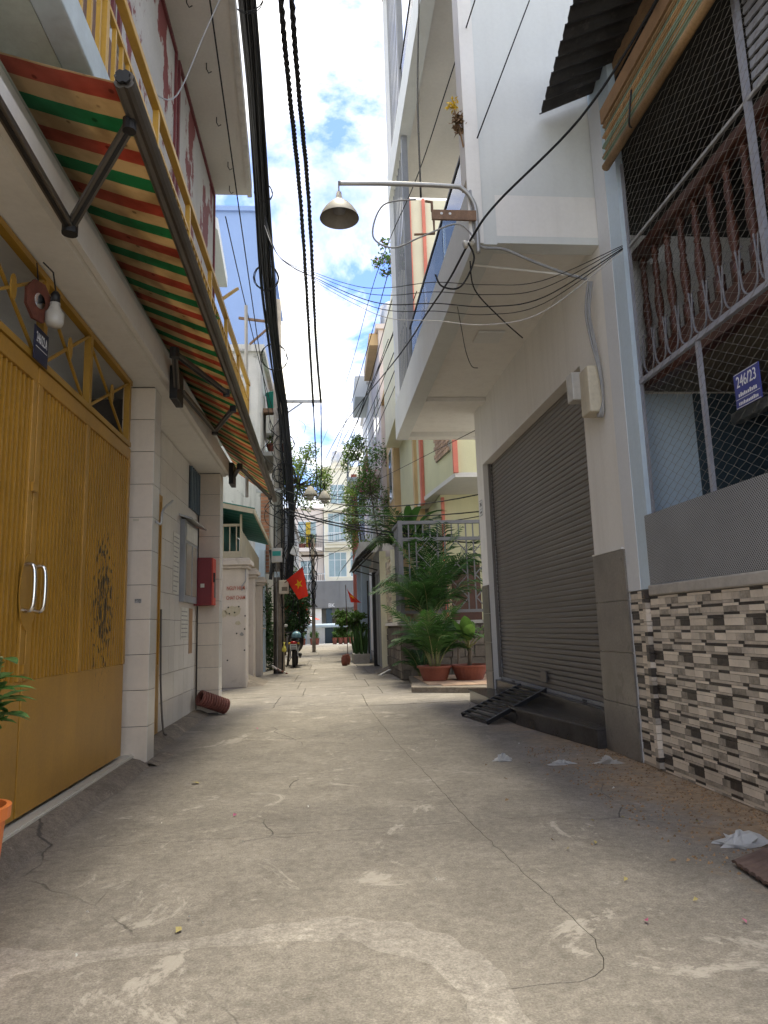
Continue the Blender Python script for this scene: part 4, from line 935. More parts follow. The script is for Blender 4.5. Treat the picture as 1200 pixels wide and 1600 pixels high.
# ---------------------------------------------------------------- street lamp on a bent pipe
LP = thing('street_lamp', 'street lamp with cone shade on a bent grey pipe fixed to the white balcony corner', 'street lamp', (1.3, 5.2, 4.1), FR)
MB().tube(spline([(1.325, 5.24, 4.05), (1.325, 5.24, 4.30), (1.31, 5.235, 4.48), (1.22, 5.22, 4.60), (1.10, 5.21, 4.62), (.6, 5.20, 4.62), (.19, 5.20, 4.61)], 8), .019, 10).build('pipe', 'galvanised', LP, smooth=True)
MB().tube([(.195, 5.20, 4.61), (.195, 5.20, 4.52)], .007, 6).build('hanger', 'galvanised', LP)
shp = [(.030, .175), (.045, .155), (.080, .125), (.118, .080), (.145, .036), (.158, 0)]
tl = Vector((.10, -.35, 1)).normalized()
sh = MB().lathe([(.001, .235), (.020, .23), (.026, .18)] + shp, (.195, 5.20, 4.30), 32).build('shade', 'lamp_shade', LP, smooth=True)
MB().lathe([(r - .004, h + .001) for r, h in shp[::-1]] + [(.001, .165)], (.195, 5.20, 4.30), 32).build('shade_inside', 'lamp_inside', sh, smooth=True)
MB().lathe([(.001, .05), (.045, .055), (.052, .075), (.050, .11), (.03, .14)], (.195, 5.20, 4.30), 18).build('bulb', 'grey_steel', LP, smooth=True)
o = thing('insulator_bracket', 'rusty iron wall bracket with a white porcelain insulator below the lamp pipe', 'bracket', (1.2, 5.2, 4.3), FR)
MB().box(.95, 1.32, 5.215, 5.235, 4.325, 4.41).build('angle_iron', 'rust_steel', o)
MB().tube([(.955, 5.225, 4.40), (.955, 5.225, 4.48), (.90, 5.225, 4.49)], .012, 6).build('pin', 'rust_steel', o)
MB().tube([(.965, 5.225, 4.32), (.965, 5.225, 4.20), (.80, 5.225, 4.19)], .010, 6).build('pin', 'rust_steel', o)
MB().lathe([(.001, -.05), (.035, -.045), (.04, -.02), (.03, -.01), (.04, 0), (.04, .03), (.03, .05), (.001, .052)], (.84, 5.215, 4.49), 14, (1, 0, 0)).build('insulator', 'porcelain', o, smooth=True)
for x in (1.03, 1.10): MB().lathe([(.001, 0), (.012, .002), (.001, .004)], (x, 5.214, 4.375), 8, (0, -1, 0)).build('bolt', 'plastic_white', o)
o = thing('spool_insulator', 'white porcelain spool insulator at the foot of the lamp pipe', 'insulator', (1.25, 5.2, 4.1), FR)
MB().lathe([(.001, -.04), (.03, -.04), (.034, -.02), (.02, -.008), (.02, .008), (.034, .02), (.03, .04), (.001, .04)], (1.235, 5.20, 4.105), 14, (1, 0, .3)).build('spool', 'porcelain', o, smooth=True)
# yellow dried flowers and lamp on the trim
o = thing('hanging_flowers', 'bunch of dried yellow flowers hung on the white balcony corner', 'flowers', (1.2, 5.3, 5.1), FR)
rg = random.Random(4); MB().tube([(1.262, 5.30, 5.05), (1.24, 5.30, 5.2), (1.20, 5.30, 5.4)], .008, 5).build('stem', 'leaf_dry', o)
leaves(120, [((1.23, 5.30, 5.28), (.05, .04, .12))], .05, rg).build('dry_leaves', 'leaf_dry', o); leaves(60, [((1.19, 5.30, 5.45), (.05, .04, .05))], .04, rg).build('petals', 'petal_yellow', o)
# ================================================================ RIGHT: yellow house behind a grey railing
FH = thing('yellow_house', 'pale yellow house behind the grey railing, with coral trims and a brick panel', 'house', (3.2, 16, 0))
MB().box(2.72, 8, 16.6, 23, 0, 4.2).build('wall', 'cream_yellow', FH)
MB().prism([(2.76, 14.6), (8, 14.6), (8, 23), (2.45, 23), (2.45, 17.5)], 4.28, 9.2).build('upper_storey', 'cream_yellow', FH)
MB().prism([(2.73, 14.57), (8, 14.57), (8, 23), (2.42, 23), (2.42, 17.5)], 4.18, 4.279).build('soffit', 'soffit', FH)
MB().box(2.70, 2.80, 14.52, 14.62, 4.27, 9.2).build('coral_corner', 'coral', FH)
MB().box(2.38, 2.46, 17.35, 17.65, 4.1, 9.2).build('coral_corner', 'coral', FH)
MB().box(2.73, 2.80, 16.5, 16.6, 0, 4.1).build('coral_corner', 'coral', FH)
MB().box(1.98, 8, 14.8, 22.9, 7.0, 10.8).build('top_storey', 'cream_pale', FH)
for x in (1.95, 2.28): MB().box(x, x + .07, 14.74, 14.799, 7.0, 10.8).build('coral_corner', 'coral', FH)
bp = MB().prism([(2.69, 14.9), (2.745, 14.9), (2.63, 16.1), (2.575, 16.1)], 4.85, 6.6).build('brick_panel', 'mortar', FH)
for r in range(17):
    for c in range(5):
        t0 = (c + (.5 if r % 2 else 0)) / 5.0
        if t0 > .92: continue
        t = t0 + .09; x, y = 2.69 - .115 * t, 14.9 + 1.2 * t; piece('brick', 'brick_pale', bp, (x - .006, y, 4.90 + r * .1), (.03, .215, .085), (0, 0, RAD(5.5)))
MB().box(2.9, 3.6, 16.585, 16.599, .2, 2.5).build('door', 'brown_wood', FH)
dw = MB().box(3.9, 5.4, 16.58, 16.599, .9, 2.6).build('window', 'window_dark', FH)
MB().box(3.7, 3.9, 16.55, 16.579, 0, 3.9).build('brick_strip', 'brick', FH)
# garden fence: stone plinth, railing, lattice
FN = thing('garden_fence', 'grey steel garden railing with diamond lattice on a rough stone plinth', 'fence', (2.2, 14.2, 0))
FY = 14.25
MB().box(1.46, 4.2, FY + .02, FY + .3, .0, 1.08).build('plinth', 'joint_dirt', FN)
MB().prism([(1.46, FY + .3), (1.76, FY + .3), (1.70, 18.2), (1.40, 18.2)], 0, 1.08).build('plinth', 'joint_dirt', FN)
rs = random.Random(9)
def stones(face, u0, u1, z0, z1, fn):
    z = z0
    while z < z1 - .05:
        h = min(rs.uniform(.14, .24), z1 - z); u = u0 - rs.uniform(0, .15)
        while u < u1:
            w = rs.uniform(.18, .38); a, c = max(u, u0), min(u + w, u1)
            if c - a > .05:
                p, sz, rot = fn((a + c) / 2, z + h / 2, c - a - .015, h - .015); piece('stone', 'stone', FN, p, sz, rot)
            u += w
        z += h
stones('y', 1.44, 4.1, .02, 1.06, lambda u, z, w, h: ((u, FY + .0 + rs.uniform(-.01, .015), z), (w, .07, h), None))
stones('x', FY, 18.2, .02, 1.06, lambda u, z, w, h: ((1.45 - (u - FY) * .015, u, z), (.07, w, h), None))
MB().box(1.39, 4.2, FY - .05, FY + .34, 1.082, 1.15).build('coping', 'concrete_grey', FN)
MB().prism([(1.38, FY + .35), (1.78, FY + .35), (1.72, 18.2), (1.32, 18.2)], 1.083, 1.15).build('coping', 'white_paint', FN)
def rail(a, c, w=.05): return MB().bar(a, c, w).build('rail', 'fence_grey', FN)
for z in (1.34, 2.83, 3.18): rail((1.46, FY + .12, z), (4.1, FY + .12, z), .07 if z > 2 else .06)
MB().box(1.44, 1.53, FY + .08, FY + .17, 1.151, 3.22).build('post', 'fence_grey', FN)
for i in range(17):
    x = 1.66 + i * .15
    if x > 4.1: break
    MB().box(x - .013, x + .013, FY + .107, FY + .133, 2.87, 3.14).build('bar', 'fence_grey', FN)
    if i % 4 in (0, 1): MB().box(x - .013, x + .013, FY + .107, FY + .133, 1.37, 2.79).build('bar', 'fence_grey', FN)
for i in range(4):
    x0 = 1.82 + i * .6
    for k in range(3):
        z0 = 1.37 + k * .473
        MB().bar((x0, FY + .12, z0 + .236), (x0 + .22, FY + .12, z0 + .473), .022).build('lattice', 'fence_grey', FN); MB().bar((x0, FY + .12, z0 + .236), (x0 + .22, FY + .12, z0), .022).build('lattice', 'fence_grey', FN)
        MB().bar((x0 + .44, FY + .12, z0 + .236), (x0 + .22, FY + .12, z0 + .473), .022).build('lattice', 'fence_grey', FN); MB().bar((x0 + .44, FY + .12, z0 + .236), (x0 + .22, FY + .12, z0), .022).build('lattice', 'fence_grey', FN)
for z in (1.34, 2.83, 3.18): rail((1.48, FY + .2, z), (1.44, 15.4, z), .06)
for i in range(6): y = FY + .3 + i * .17; MB().box(1.455, 1.48, y, y + .025, 1.37, 3.14).build('bar', 'fence_grey', FN)
# stacked pale stone panel between cream posts
for y in (15.45, 17.0): MB().box(1.38, 1.62, y, y + .2, 1.151, 2.75).build('cream_post', 'cream_pale', FN)
pn = MB().box(1.45, 1.55, 15.651, 16.999, 1.151, 2.6).build('stone_panel', 'joint_dirt', FN)
z = 1.16
while z < 2.55:
    h = rs.uniform(.05, .075); y = 15.66
    while y < 16.95:
        w = min(rs.uniform(.2, .4), 16.99 - y); piece('stone', 'stack_stone', pn, (1.44 - rs.uniform(0, .03), y + w / 2, z + h / 2), (.10, w - .008, h - .012)); y += w
    z += h
# paved platform with the pots
PL = MB().prism([(1.30, 11.6), (2.62, 11.0), (4.0, 11.0), (4.0, 14.2), (1.55, 14.2), (1.42, 12.6)], 0, .085).build('paved_platform', 'kerb_concrete'); struct(PL)
for i in range(9):
    for j in range(12):
        x, y = 1.62 + j * .2 + .1, 11.75 + i * .27
        if x < 1.62 + max(0, (11.95 - y)) * 1.2: continue
        piece('paving_tile', 'brick_pale', PL, (x, y, .089), (.192, .262, .012))
# potted palms
def frond(L_, arch, nleaf, ll, rng):
    st, lf = MB(), MB(); pts = []; rs_ = []; n = 12
    for i in range(n + 1):
        t = i / n; pts.append(Vector((L_ * t * .58 * (.35 + .65 * t), 0, L_ * (t * (1 - .25 * arch) - arch * .62 * t ** 2.3)))); rs_.append(.011 * (1 - t * .8))
    st.tube(pts, .01, 5, rs=rs_)
    for i in range(nleaf):
        t = .22 + .78 * i / (nleaf - 1); k = t * n; a = pts[min(int(k), n)]; b2 = pts[min(int(k) + 1, n)]; p = a.lerp(b2, k - int(k)); d = (pts[min(int(k) + 1, n)] - pts[max(int(k) - 1, 0)]).normalized()
        l = ll * (math.sin(math.pi * (.15 + .8 * t)) ** .7) * rng.uniform(.85, 1.1)
        for s_ in (-1, 1):
            ax = (d * .75 + Vector((0, s_, 0)) * .8 + Vector((0, 0, .25 - .6 * rng.random() * .6))).normalized(); tip = p + ax * l - Vector((0, 0, l * .28)); mid = p + ax * l * .5; w = Vector((d.x, 0, d.z)) * .017
            lf.add([p - w * .5, p + w * .5, mid + w, tip, mid - w], [(0, 1, 2, 4), (4, 2, 3)])
    return st, lf
def palm(label, c, n, L_, seed, pot=None, zr=.1, mleaf='leaf_palm', up=.5, grp=None, lean=None):
    rg = random.Random(seed); o = thing('potted_palm' if pot else 'palm', label, 'palm', (c[0], c[1], c[2]), group=grp)
    z = c[2]
    if pot:
        r, h = pot
        MB().lathe([(.001, 0), (r * .68, 0), (r * .82, h * .45), (r * .93, h * .85), (r * 1.04, h * .87), (r * 1.05, h), (r * .94, h), (r * .9, h * .85), (.001, h * .85)], (c[0], c[1], z), 30).build('pot', 'terracotta', o)
        MB().lathe([(r * .9, h * .86), (.001, h * .9)], (c[0], c[1], z), 20).build('soil', 'soil', o); z += h * .85
    for i in range(n):
        st, lf = frond(L_ * rg.uniform(.7, 1.12), rg.uniform(up - .25, up + .45), 26, L_ * .30, rg)
        a = i * 2.399 + rg.uniform(-.3, .3); base = (c[0] + zr * .5 * math.cos(a), c[1] + zr * .5 * math.sin(a), z)
        tilt = rg.uniform(-.35, .15)
        M = Matrix.Rotation(a, 3, 'Z') @ Matrix.Rotation(tilt, 3, 'Y')
        for q in (st, lf): q.v = [tuple(Vector(base) + M @ Vector(v)) for v in q.v]
        f = lf.build('frond', mleaf, o); st.build('stalk', 'palm_stem', f, smooth=True)
    return o
palm('bushy green palm in the left of two round clay pots before the stone plinth', (1.86, 12.75, .096), 18, 1.45, 2, (.31, .26), .16, up=.45)
TP = palm('tall palm growing behind the left clay pot, fronds reaching to the top rail', (1.92, 13.75, 1.05), 20, 1.75, 5, None, .12, up=.35)
MB().tube(spline([(1.92, 13.75, .08), (1.95, 13.76, .7), (1.92, 13.75, 1.3)], 4), .035, 8).build('trunk', 'bark', TP, smooth=True)
palm('dark lower palm at the corner of the stone plinth', (1.78, 13.9, .09), 8, .8, 15, None, .10, 'leaf_dark', up=.4)
PAL = palm('feathery palm rising behind the grey railing', (2.3, 15.0, 1.5), 20, 2.1, 6, None, .15, 'leaf_palm', up=.45)
palm('grey-green palm arching over the alley above the dark canopy', (1.8, 16.2, 2.6), 18, 1.7, 8, None, .15, 'leaf_dark', up=.6)
b_ = MB(); b_.tube([(2.2, 15.0, 0), (2.2, 15.0, 1.35)], .06, 8); b_.build('trunk', 'bark', PAL)
def broad(label, c, n, L_, w, seed, pot=None, mleaf='leaf_green', name='banana_plant', bend=1.2, cat='plant', zt=0):
    rg = random.Random(seed); o = thing(name, label, cat, c); z = c[2]
    if pot:
        r, h = pot
        MB().lathe([(.001, 0), (r * .68, 0), (r * .82, h * .45), (r * .93, h * .85), (r * 1.04, h * .87), (r * 1.05, h), (r * .94, h), (r * .9, h * .85), (.001, h * .85)], (c[0], c[1], z), 30).build('pot', 'terracotta', o)
        MB().lathe([(r * .9, h * .86), (.001, h * .9)], (c[0], c[1], z), 20).build('soil', 'soil', o); z += h * .85
    if zt: MB().tube([(c[0], c[1], z), (c[0] + .03, c[1], z + zt)], .04, 8).build('trunk', 'bark', o, smooth=True); z += zt
    for i in range(n):
        a = i * 2.399 + rg.uniform(-.4, .4); b2 = MB(); el = rg.uniform(.7, 2.2)
        p = Vector((c[0], c[1], z)); d = Vector((math.cos(a), math.sin(a), el)).normalized(); q = p + d * L_ * .35
        MB().tube([p, q], .012, 5).build('stalk', 'palm_stem', o)
        strap_leaf(b2, q, d, L_ * rg.uniform(.7, 1.0), w * rg.uniform(.8, 1.1), bend, rg, 7); b2.build('leaf', mleaf, o, smooth=True)
    return o
broad('broad-leaved plant in the right of two round clay pots before the stone plinth', (2.48, 12.7, .096), 8, .55, .22, 3, (.34, .26), 'leaf_green', 'potted_plant', .7, zt=.32)
broad('banana plant with long glossy leaves above the dark canopy', (1.8, 15.6, 2.9), 8, 1.0, .20, 12, None, 'leaf_palm', 'banana_plant', 1.5)
# bare twiggy shrub in front of the lattice
o = thing('bare_shrub', 'leafless pale twiggy shrub in front of the grey lattice', 'shrub', (2.45, 13.7, .09)); b_ = MB(); rg = random.Random(77)
def twig(p, d, L_, r, k):
    q = p + d * L_; b_.tube([p, p.lerp(q, .5) + Vector((rg.uniform(-.02, .02),) * 3), q], r, 5, rs=[r, r * .85, r * .6])
    if k:
        for _ in range(3): twig(q - d * L_ * rg.uniform(0, .4), (d + Vector((rg.uniform(-.8, .8), rg.uniform(-.8, .8), rg.uniform(-.2, .5)))).normalized(), L_ * .68, r * .6, k - 1)
twig(Vector((2.45, 13.7, .09)), Vector((.02, 0, 1)), .95, .022, 4); b_.build('twigs', 'bark', o)

# ================================================================ RIGHT, further along
# black canopy and gate beyond the fence
CN = thing('dark_canopy', 'black sloping sheet canopy over a dark grey gate beyond the fence', 'canopy', (1.2, 19, 0))
b_ = MB(); vs = []; fs = []
for i in range(31):
    y = 17.25 + i * .14; dz = .02 * math.cos(i * math.pi / 1.5); sx = (y - 17.25) * .03
    vs += [(.66 - sx * .3, y, 2.72 + dz), (1.34, y, 3.40 + dz)]
for i in range(30): a = 2 * i; fs.append((a, a + 1, a + 3, a + 2))
b_.add(vs, fs); o = b_.build('sheet', 'roof_black', CN); o.modifiers.new('s', 'SOLIDIFY').thickness = .02
for y in (17.35, 19.2, 21.2): MB().bar((.72, y, 2.70), (1.34, y, 3.30), .04).build('rafter', 'dark_iron', CN); MB().bar((1.33, y, 2.6), (.8, y, 2.76), .03).build('bracket', 'dark_iron', CN)
GT = thing('grey_gate', 'dark grey plank gate under the black canopy', 'gate', (1.35, 19, 0))
for i in range(14): y = 17.35 + i * .28; MB().box(1.34 - i * .004, 1.38 - i * .004, y, y + .26, .05, 2.45).build('board', 'grey_paint' if i % 3 else 'shop_grey', GT)
MB().box(1.30, 1.34, 17.35, 21.2, 2.46, 2.55).build('rail', 'grey_steel', GT)
for i in range(12): y = 17.5 + i * .31; MB().box(1.33, 1.35, y, y + .03, 2.551, 3.15).build('bar', 'grey_steel', GT)
MB().box(1.25, 1.40, 17.15, 17.3, .0, 2.9).build('post', 'cream_pale', GT); MB().box(1.22, 1.40, 19.9, 20.05, 0, 2.6).build('post', 'dark_iron', GT)
def far_house(name, label, x0, x1, y0, y1, h, m, side, wins, cat='house', roof=None, frame='frame_white', pane='window_dark', sill=True):
    o = thing(name, label, cat, ((x0 + x1) / 2, (y0 + y1) / 2, 0))
    MB().box(x0, x1, y0, y1, 0, h).build('wall', m, o)
    MB().box(x0 - .12, x1 + .12, y0 - .12, y1 + .12, h + .001, h + .2).build('roof', roof or m, o)
    for f, u0, u1, z0, z1 in wins:
        if f == 'y':
            w = MB().box(u0, u1, y0 - .03, y0 - .002, z0, z1).build('window', frame, o)
            n = max(1, round((u1 - u0) / .55)); dw_ = (u1 - u0 - .05) / n
            for i in range(n):
                for (za, zb) in ((z0 + .05, z0 + (z1 - z0) * .68), (z0 + (z1 - z0) * .68 + .04, z1 - .05)): MB().box(u0 + .05 + i * dw_, u0 + i * dw_ + dw_, y0 - .036, y0 - .0305, za, zb).build('pane', pane, w)
            if sill: MB().box(u0 - .08, u1 + .08, y0 - .10, y0 - .031, z0 - .07, z0 - .001).build('sill', m, w)
        else:
            xf = x0 if f == '-x' else x1; s_ = -1 if f == '-x' else 1
            a, c = sorted((xf + s_ * .002, xf + s_ * .03)); w = MB().box(a, c, u0, u1, z0, z1).build('window', frame, o)
            n = max(1, round((u1 - u0) / .55)); dw_ = (u1 - u0 - .05) / n; a, c = sorted((xf + s_ * .0305, xf + s_ * .036))
            for i in range(n): MB().box(a, c, u0 + .05 + i * dw_, u0 + i * dw_ + dw_, z0 + .05, z1 - .05).build('pane', pane, w)
    return o
def balcony(o, m, x0, x1, y0, y1, z, h=.9, railm='grey_steel', t=.15, faces='xy'):
    MB().box(x0, x1, y0, y1, z, z + t).build('balcony_slab', m, o)
    r = MB().bar((x0, y0 + .03, z + t + h), (x1, y0 + .03, z + t + h), .05).build('balcony_rail', railm, o)
    n = max(2, int((x1 - x0) / .16))
    for i in range(n + 1): x = x0 + .02 + (x1 - x0 - .04) * i / n; MB().box(x - .012, x + .012, y0 + .018, y0 + .042, z + t + .001, z + t + h - .03).build('bar', railm, r)
    return r
o = far_house('tan_house', 'narrow tan house front between the pale yellow house and the pink-white tower', 2.25, 7, 19.2 + 4, 26, 9.5, 'tan_wall', -1, [('-x', 23.6, 24.6, 5.4, 7.2)])
MB().box(2.36, 2.62, 18.6, 18.9, 3.2, 9.0).build('pilaster', 'tan_wall', o); MB().box(2.30, 2.40, 18.55, 18.95, 6.6, 6.8).build('moulding', 'tan_wall', o)
o = far_house('pink_white_tower', 'tall weathered pink-white house with a water tank beyond the tan house', 2.10, 7, 26.05, 31, 12.6, 'pink_white', -1, [('-x', 26.6, 27.6, 8.8, 10.6), ('-x', 28.4, 29.6, 8.8, 10.6), ('-x', 27, 28.2, 5.2, 7)])
MB().box(1.55, 2.09, 26.6, 30.5, 6.9, 7.15).build('balcony_slab', 'pink_white', o)
rl = MB().box(1.56, 1.60, 26.6, 30.5, 7.95, 8.0).build('balcony_rail', 'old_white', o)
for i in range(20): MB().box(1.565, 1.595, 26.65 + i * .2, 26.68 + i * .2, 7.151, 7.949).build('bar', 'rust_steel', rl)
MB().prism([(1.75, 26.4), (2.10, 26.4), (2.10, 30.5), (1.75, 30.5)], 12.1, 12.599).build('cornice', 'tan_wall', o)
tk = MB().lathe([(.001, 0), (.5, 0), (.5, 1.1), (.3, 1.25), (.001, 1.27)], (2.75, 26.9, 12.82), 22).build('water_tank', 'tank_steel', None, smooth=True); tag(tk, 'round steel water tank on top of the pink-white tower', 'water tank')
o = far_house('white_block', 'white house with a box balcony high above the alley, right side far off', 2.0, 7, 31.05, 38, 12.2, 'white_paint', -1, [('-x', 32, 33.4, 8.4, 10.4), ('-x', 34.5, 36, 8.4, 10.4), ('-x', 32, 33.4, 4.6, 6.6)])
MB().box(1.35, 1.99, 31.2, 34.5, 11.6, 12.6).build('box_balcony', 'white_side', o); MB().box(1.0, 1.99, 33, 36, 8.0, 8.2).build('balcony_slab', 'white_side', o); rl = MB().bar((1.03, 33, 9.1), (1.03, 36, 9.1), .05).build('balcony_rail', 'grey_steel', o)
for i in range(12): MB().box(1.02, 1.04, 33.05 + i * .26, 33.08 + i * .26, 8.201, 9.08).build('bar', 'grey_steel', rl)
o = far_house('pale_blue_house', 'pale blue house with square columns far along the right side', 1.75, 7, 24.0 + 14.2, 44, 8.6, 'sky_blue_col', -1, [('-x', 39, 40.4, 4.6, 6.4)])
# porch in front: low houses beyond the gate
PO = thing('porch', 'pale blue columned porch beyond the dark canopy', 'porch', (1.5, 28, 0))
for y in (24.4, 28.2): MB().box(1.12, 1.40, y, y + .28, 0, 3.2).build('column', 'sky_blue_col', PO, bevel=.01); MB().box(1.04, 1.48, y - .08, y + .36, 3.201, 3.4).build('capital', 'sky_blue_col', PO)
MB().box(1.0, 2.08, 22.2, 30.5, 3.41, 3.75).build('lintel', 'old_white', PO)
MB().box(1.7, 2.0, 21.6, 26.0, 0, 3.405).build('wall', 'pink_white', PO)
MB().box(1.66, 1.695, 22.6, 23.9, .05, 2.6).build('gate', 'dark_iron', PO)
MB().box(1.18, 1.22, 21.9, 22.1, 0, 2.5).build('post', 'dark_iron', PO)
OC = thing('orange_column', 'orange painted column with a planter box, far right side', 'column', (1.1, 36, 0))
MB().box(1.25, 1.55, 36, 36.3, 0, 9.0).build('shaft', 'coral', OC); MB().box(.95, 1.6, 35.7, 36.4, 6.0, 6.35).build('planter', 'terracotta', OC)
gt = thing('green_tarp', 'green tarp awning hung over the alley far off', 'awning', (.9, 30, 3.6))
MB().add([(.55, 30, 3.55), (1.35, 30, 4.55), (1.35, 32.5, 4.6), (.5, 32.5, 3.6), (.30, 30.1, 3.0), (.28, 32.4, 3.05)], [(0, 1, 2, 3), (4, 0, 3, 5)]).build('cloth', 'green_tarp', gt)
MB().bar((1.35, 30, 4.5), (.55, 30, 3.52), .03).build('arm', 'galvanised', gt)

# trees and shrubs -------------------------------------------------
def tree(name, label, base, limbs, clumps, n, size, mleaf, seed, r=.06, cat='tree', flowers=None, grp=None):
    rg = random.Random(seed); o = thing(name, label, cat, base, group=grp); tb = MB()
    for pts in limbs: q = spline(pts, 5); tb.tube(q, r, 7, rs=[r * (1 - .75 * i / (len(q) - 1)) for i in range(len(q))])
    for c, rr in clumps:
        a = Vector(limbs[0][-1]); tb.tube([a, a.lerp(Vector(c), .5) + Vector((0, 0, -.1)), Vector(c)], r * .3, 5, rs=[r * .4, r * .25, r * .1])
    tb.build('trunk', 'bark', o, smooth=True); leaves(n, clumps, size, rg).build('crown', mleaf, o)
    if flowers: leaves(flowers[1], clumps, size * .8, rg).build('blossom', flowers[0], o)
    return o
rc = random.Random(31)
def clumps(c, r, n, k=.45): return [((c[0] + rc.uniform(-1, 1) * r[0], c[1] + rc.uniform(-1, 1) * r[1], c[2] + rc.uniform(-1, 1) * r[2]), tuple(x * k * rc.uniform(.7, 1.2) for x in r)) for _ in range(n)]
tree('bougainvillea', 'loose bougainvillea with dusty pale flowers hanging over the alley at right', (1.9, 25.5, 0), [[(1.95, 25.8, 0), (1.9, 25.7, 3.5), (1.6, 25.6, 6.0)]], clumps((1.75, 25.5, 6.4), (.65, .8, 1.2), 16), 2600, .10, 'leaf_green', 41, flowers=('petal_pink', 260))
tree('climbing_shrub', 'dense pale green climbing shrub above the orange column far right', (1.3, 29, 0), [[(1.5, 29, 0), (1.4, 29, 4), (1.2, 29, 6)]], clumps((1.35, 29.2, 6.0), (.6, .9, 1.5), 15), 2400, .11, 'leaf_light', 42)
tree('overhanging_branch', 'flowering branch with small leaves leaning out beside the grey fins', (2.9, 15.2, 8.9), [[(2.9, 15.2, 8.9), (2.3, 15.2, 9.4), (1.7, 15.1, 9.55)]], clumps((1.75, 15.1, 9.5), (.5, .3, .32), 12, .4), 900, .085, 'leaf_green', 43, r=.03, flowers=('petal_pink', 130), cat='branch')
tree('balcony_tree', 'small leafy bush on a far balcony against the sky', (1.9, 32, 8.2), [[(1.6, 33.6, 8.2), (1.55, 33.6, 9.2)]], clumps((1.3, 33.6, 9.6), (.7, .6, .8), 10), 1800, .12, 'leaf_light', 44)
tree('street_tree', 'light green tree crown behind the utility pole', (-2.0, 31, 0), [[(-2.0, 31, 0), (-1.8, 31, 4), (-1.3, 31, 7.4)]], clumps((-1.05, 31, 7.9), (1.0, 1.1, 1.1), 18), 3600, .13, 'leaf_light', 45, r=.14)
tree('flowering_shrub', 'dark green shrub with red blossoms behind the motorbike', (-1.35, 22.3, 0), [[(-1.3, 22.3, 0), (-1.2, 22.3, 1.2), (-1.1, 22.3, 2.2)]], clumps((-1.15, 22.3, 1.75), (.42, .4, .9), 16, .5), 4200, .11, 'leaf_dark', 46, r=.04, flowers=('petal_red', 60), cat='shrub')
tree('climber', 'dark creeper on the wall behind the concrete pole', (-1.75, 19.6, 0), [[(-1.75, 19.6, 0), (-1.7, 19.6, 2.4)]], clumps((-1.7, 19.5, 1.3), (.18, .5, 1.2), 12, .5), 2200, .10, 'leaf_dark', 47, r=.03, cat='creeper')
# snake plants by the right wall
sn = thing('snake_plants', 'row of upright snake plants in front of the dark wall at right', 'plant', (1.0, 22.3, 0)); b_ = MB(); rg = random.Random(13)
for i in range(60): strap_leaf(b_, (rg.uniform(.72, 1.15), rg.uniform(21.6, 23.2), .25), (rg.uniform(-.2, .2), rg.uniform(-.2, .2), 1), rg.uniform(.55, 1.0), .06, .05, rg, 4)
b_.build('leaves', 'leaf_dark', sn); MB().box(.70, 1.2, 21.55, 23.3, .0, .28).build('planter', 'concrete_grey', sn)
tree('hanging_shrub', 'bright green arching shrub above the snake plants', (.9, 23.6, 0), [[(1.0, 23.6, 0), (.95, 23.6, .8), (.8, 23.6, 1.2)]], clumps((.72, 23.6, 1.25), (.42, .4, .3), 12, .5), 2000, .12, 'leaf_green', 48, r=.03, cat='shrub')

for x, y, w_ in ((.50, 21.3, 'taller'), (.42, 20.7, 'nearer')): tag(MB().lathe([(.001, 0), (.07, 0), (.105, .11), (.10, .23), (.065, .27), (.08, .30), (.001, .28)], (x, y, 0), 16).build('clay_jar', 'terracotta', smooth=True), w_ + ' clay jar at the foot of the right-hand flag', 'jar')
rmp_ = MB().add([(1.05, 16.5, 0), (1.42, 16.5, .16), (1.42, 17.6, .16), (1.05, 17.6, 0), (1.42, 16.5, 0), (1.42, 17.6, 0)], [(0, 1, 2, 3), (0, 4, 1), (3, 2, 5), (1, 4, 5, 2)]).build('step_ramp', 'kerb_concrete'); tag(rmp_, 'small cracked concrete ramp at the foot of the grey gate', 'ramp')
o = MB().bar((1.05, 15.3, .05), (1.32, 15.9, .12), .06, .03).build('wood_plank', 'old_white'); tag(o, 'short pale plank leaning at the foot of the stone plinth', 'plank')
# ================================================================ LEFT, further along
BG = thing('beige_gateway', 'beige gateway with capped posts, a red stencilled warning and a roofed deck above', 'gateway', (-1.8, 14.5, 0))
def post(x0, x1, y0, y1, h, cap):
    p = MB().box(x0, x1, y0, y1, 0, h).build('post', 'beige_wall', BG, bevel=.012)
    for i, (e, z0, z1) in enumerate(((.05, h + .001, h + .06), (.10, h + .061, h + .15), (.06, h + .151, h + .20))): MB().box(x0 - e, x1 + e, y0 - e, y1 + e, z0, z1).build('cap', 'beige_wall', p, bevel=.012)
    return p
pst = post(-2.30, -1.60, 13.9, 14.3, 2.27, 1)
post(-1.95, -1.62, 15.5, 15.85, 2.2, 1); post(-1.95, -1.62, 17.3, 17.6, 2.15, 1)
MB().box(-2.0, -1.75, 14.301, 15.499, 0, 2.25).build('wall', 'beige_wall', BG); MB().box(-2.0, -1.76, 15.851, 17.299, 0, 2.1).build('wall', 'beige_wall', BG)
text_mesh('NGUY HIEM', .105, (-1.80, 13.887, 1.885), (1, 0, 0), (0, 0, 1), 'faded_red', pst, sx=.62, thick=.0012)
text_mesh('CHAY CHAM', .105, (-1.80, 13.887, 1.70), (1, 0, 0), (0, 0, 1), 'faded_red', pst, sx=.60, thick=.0012)
pr_ = random.Random(17)
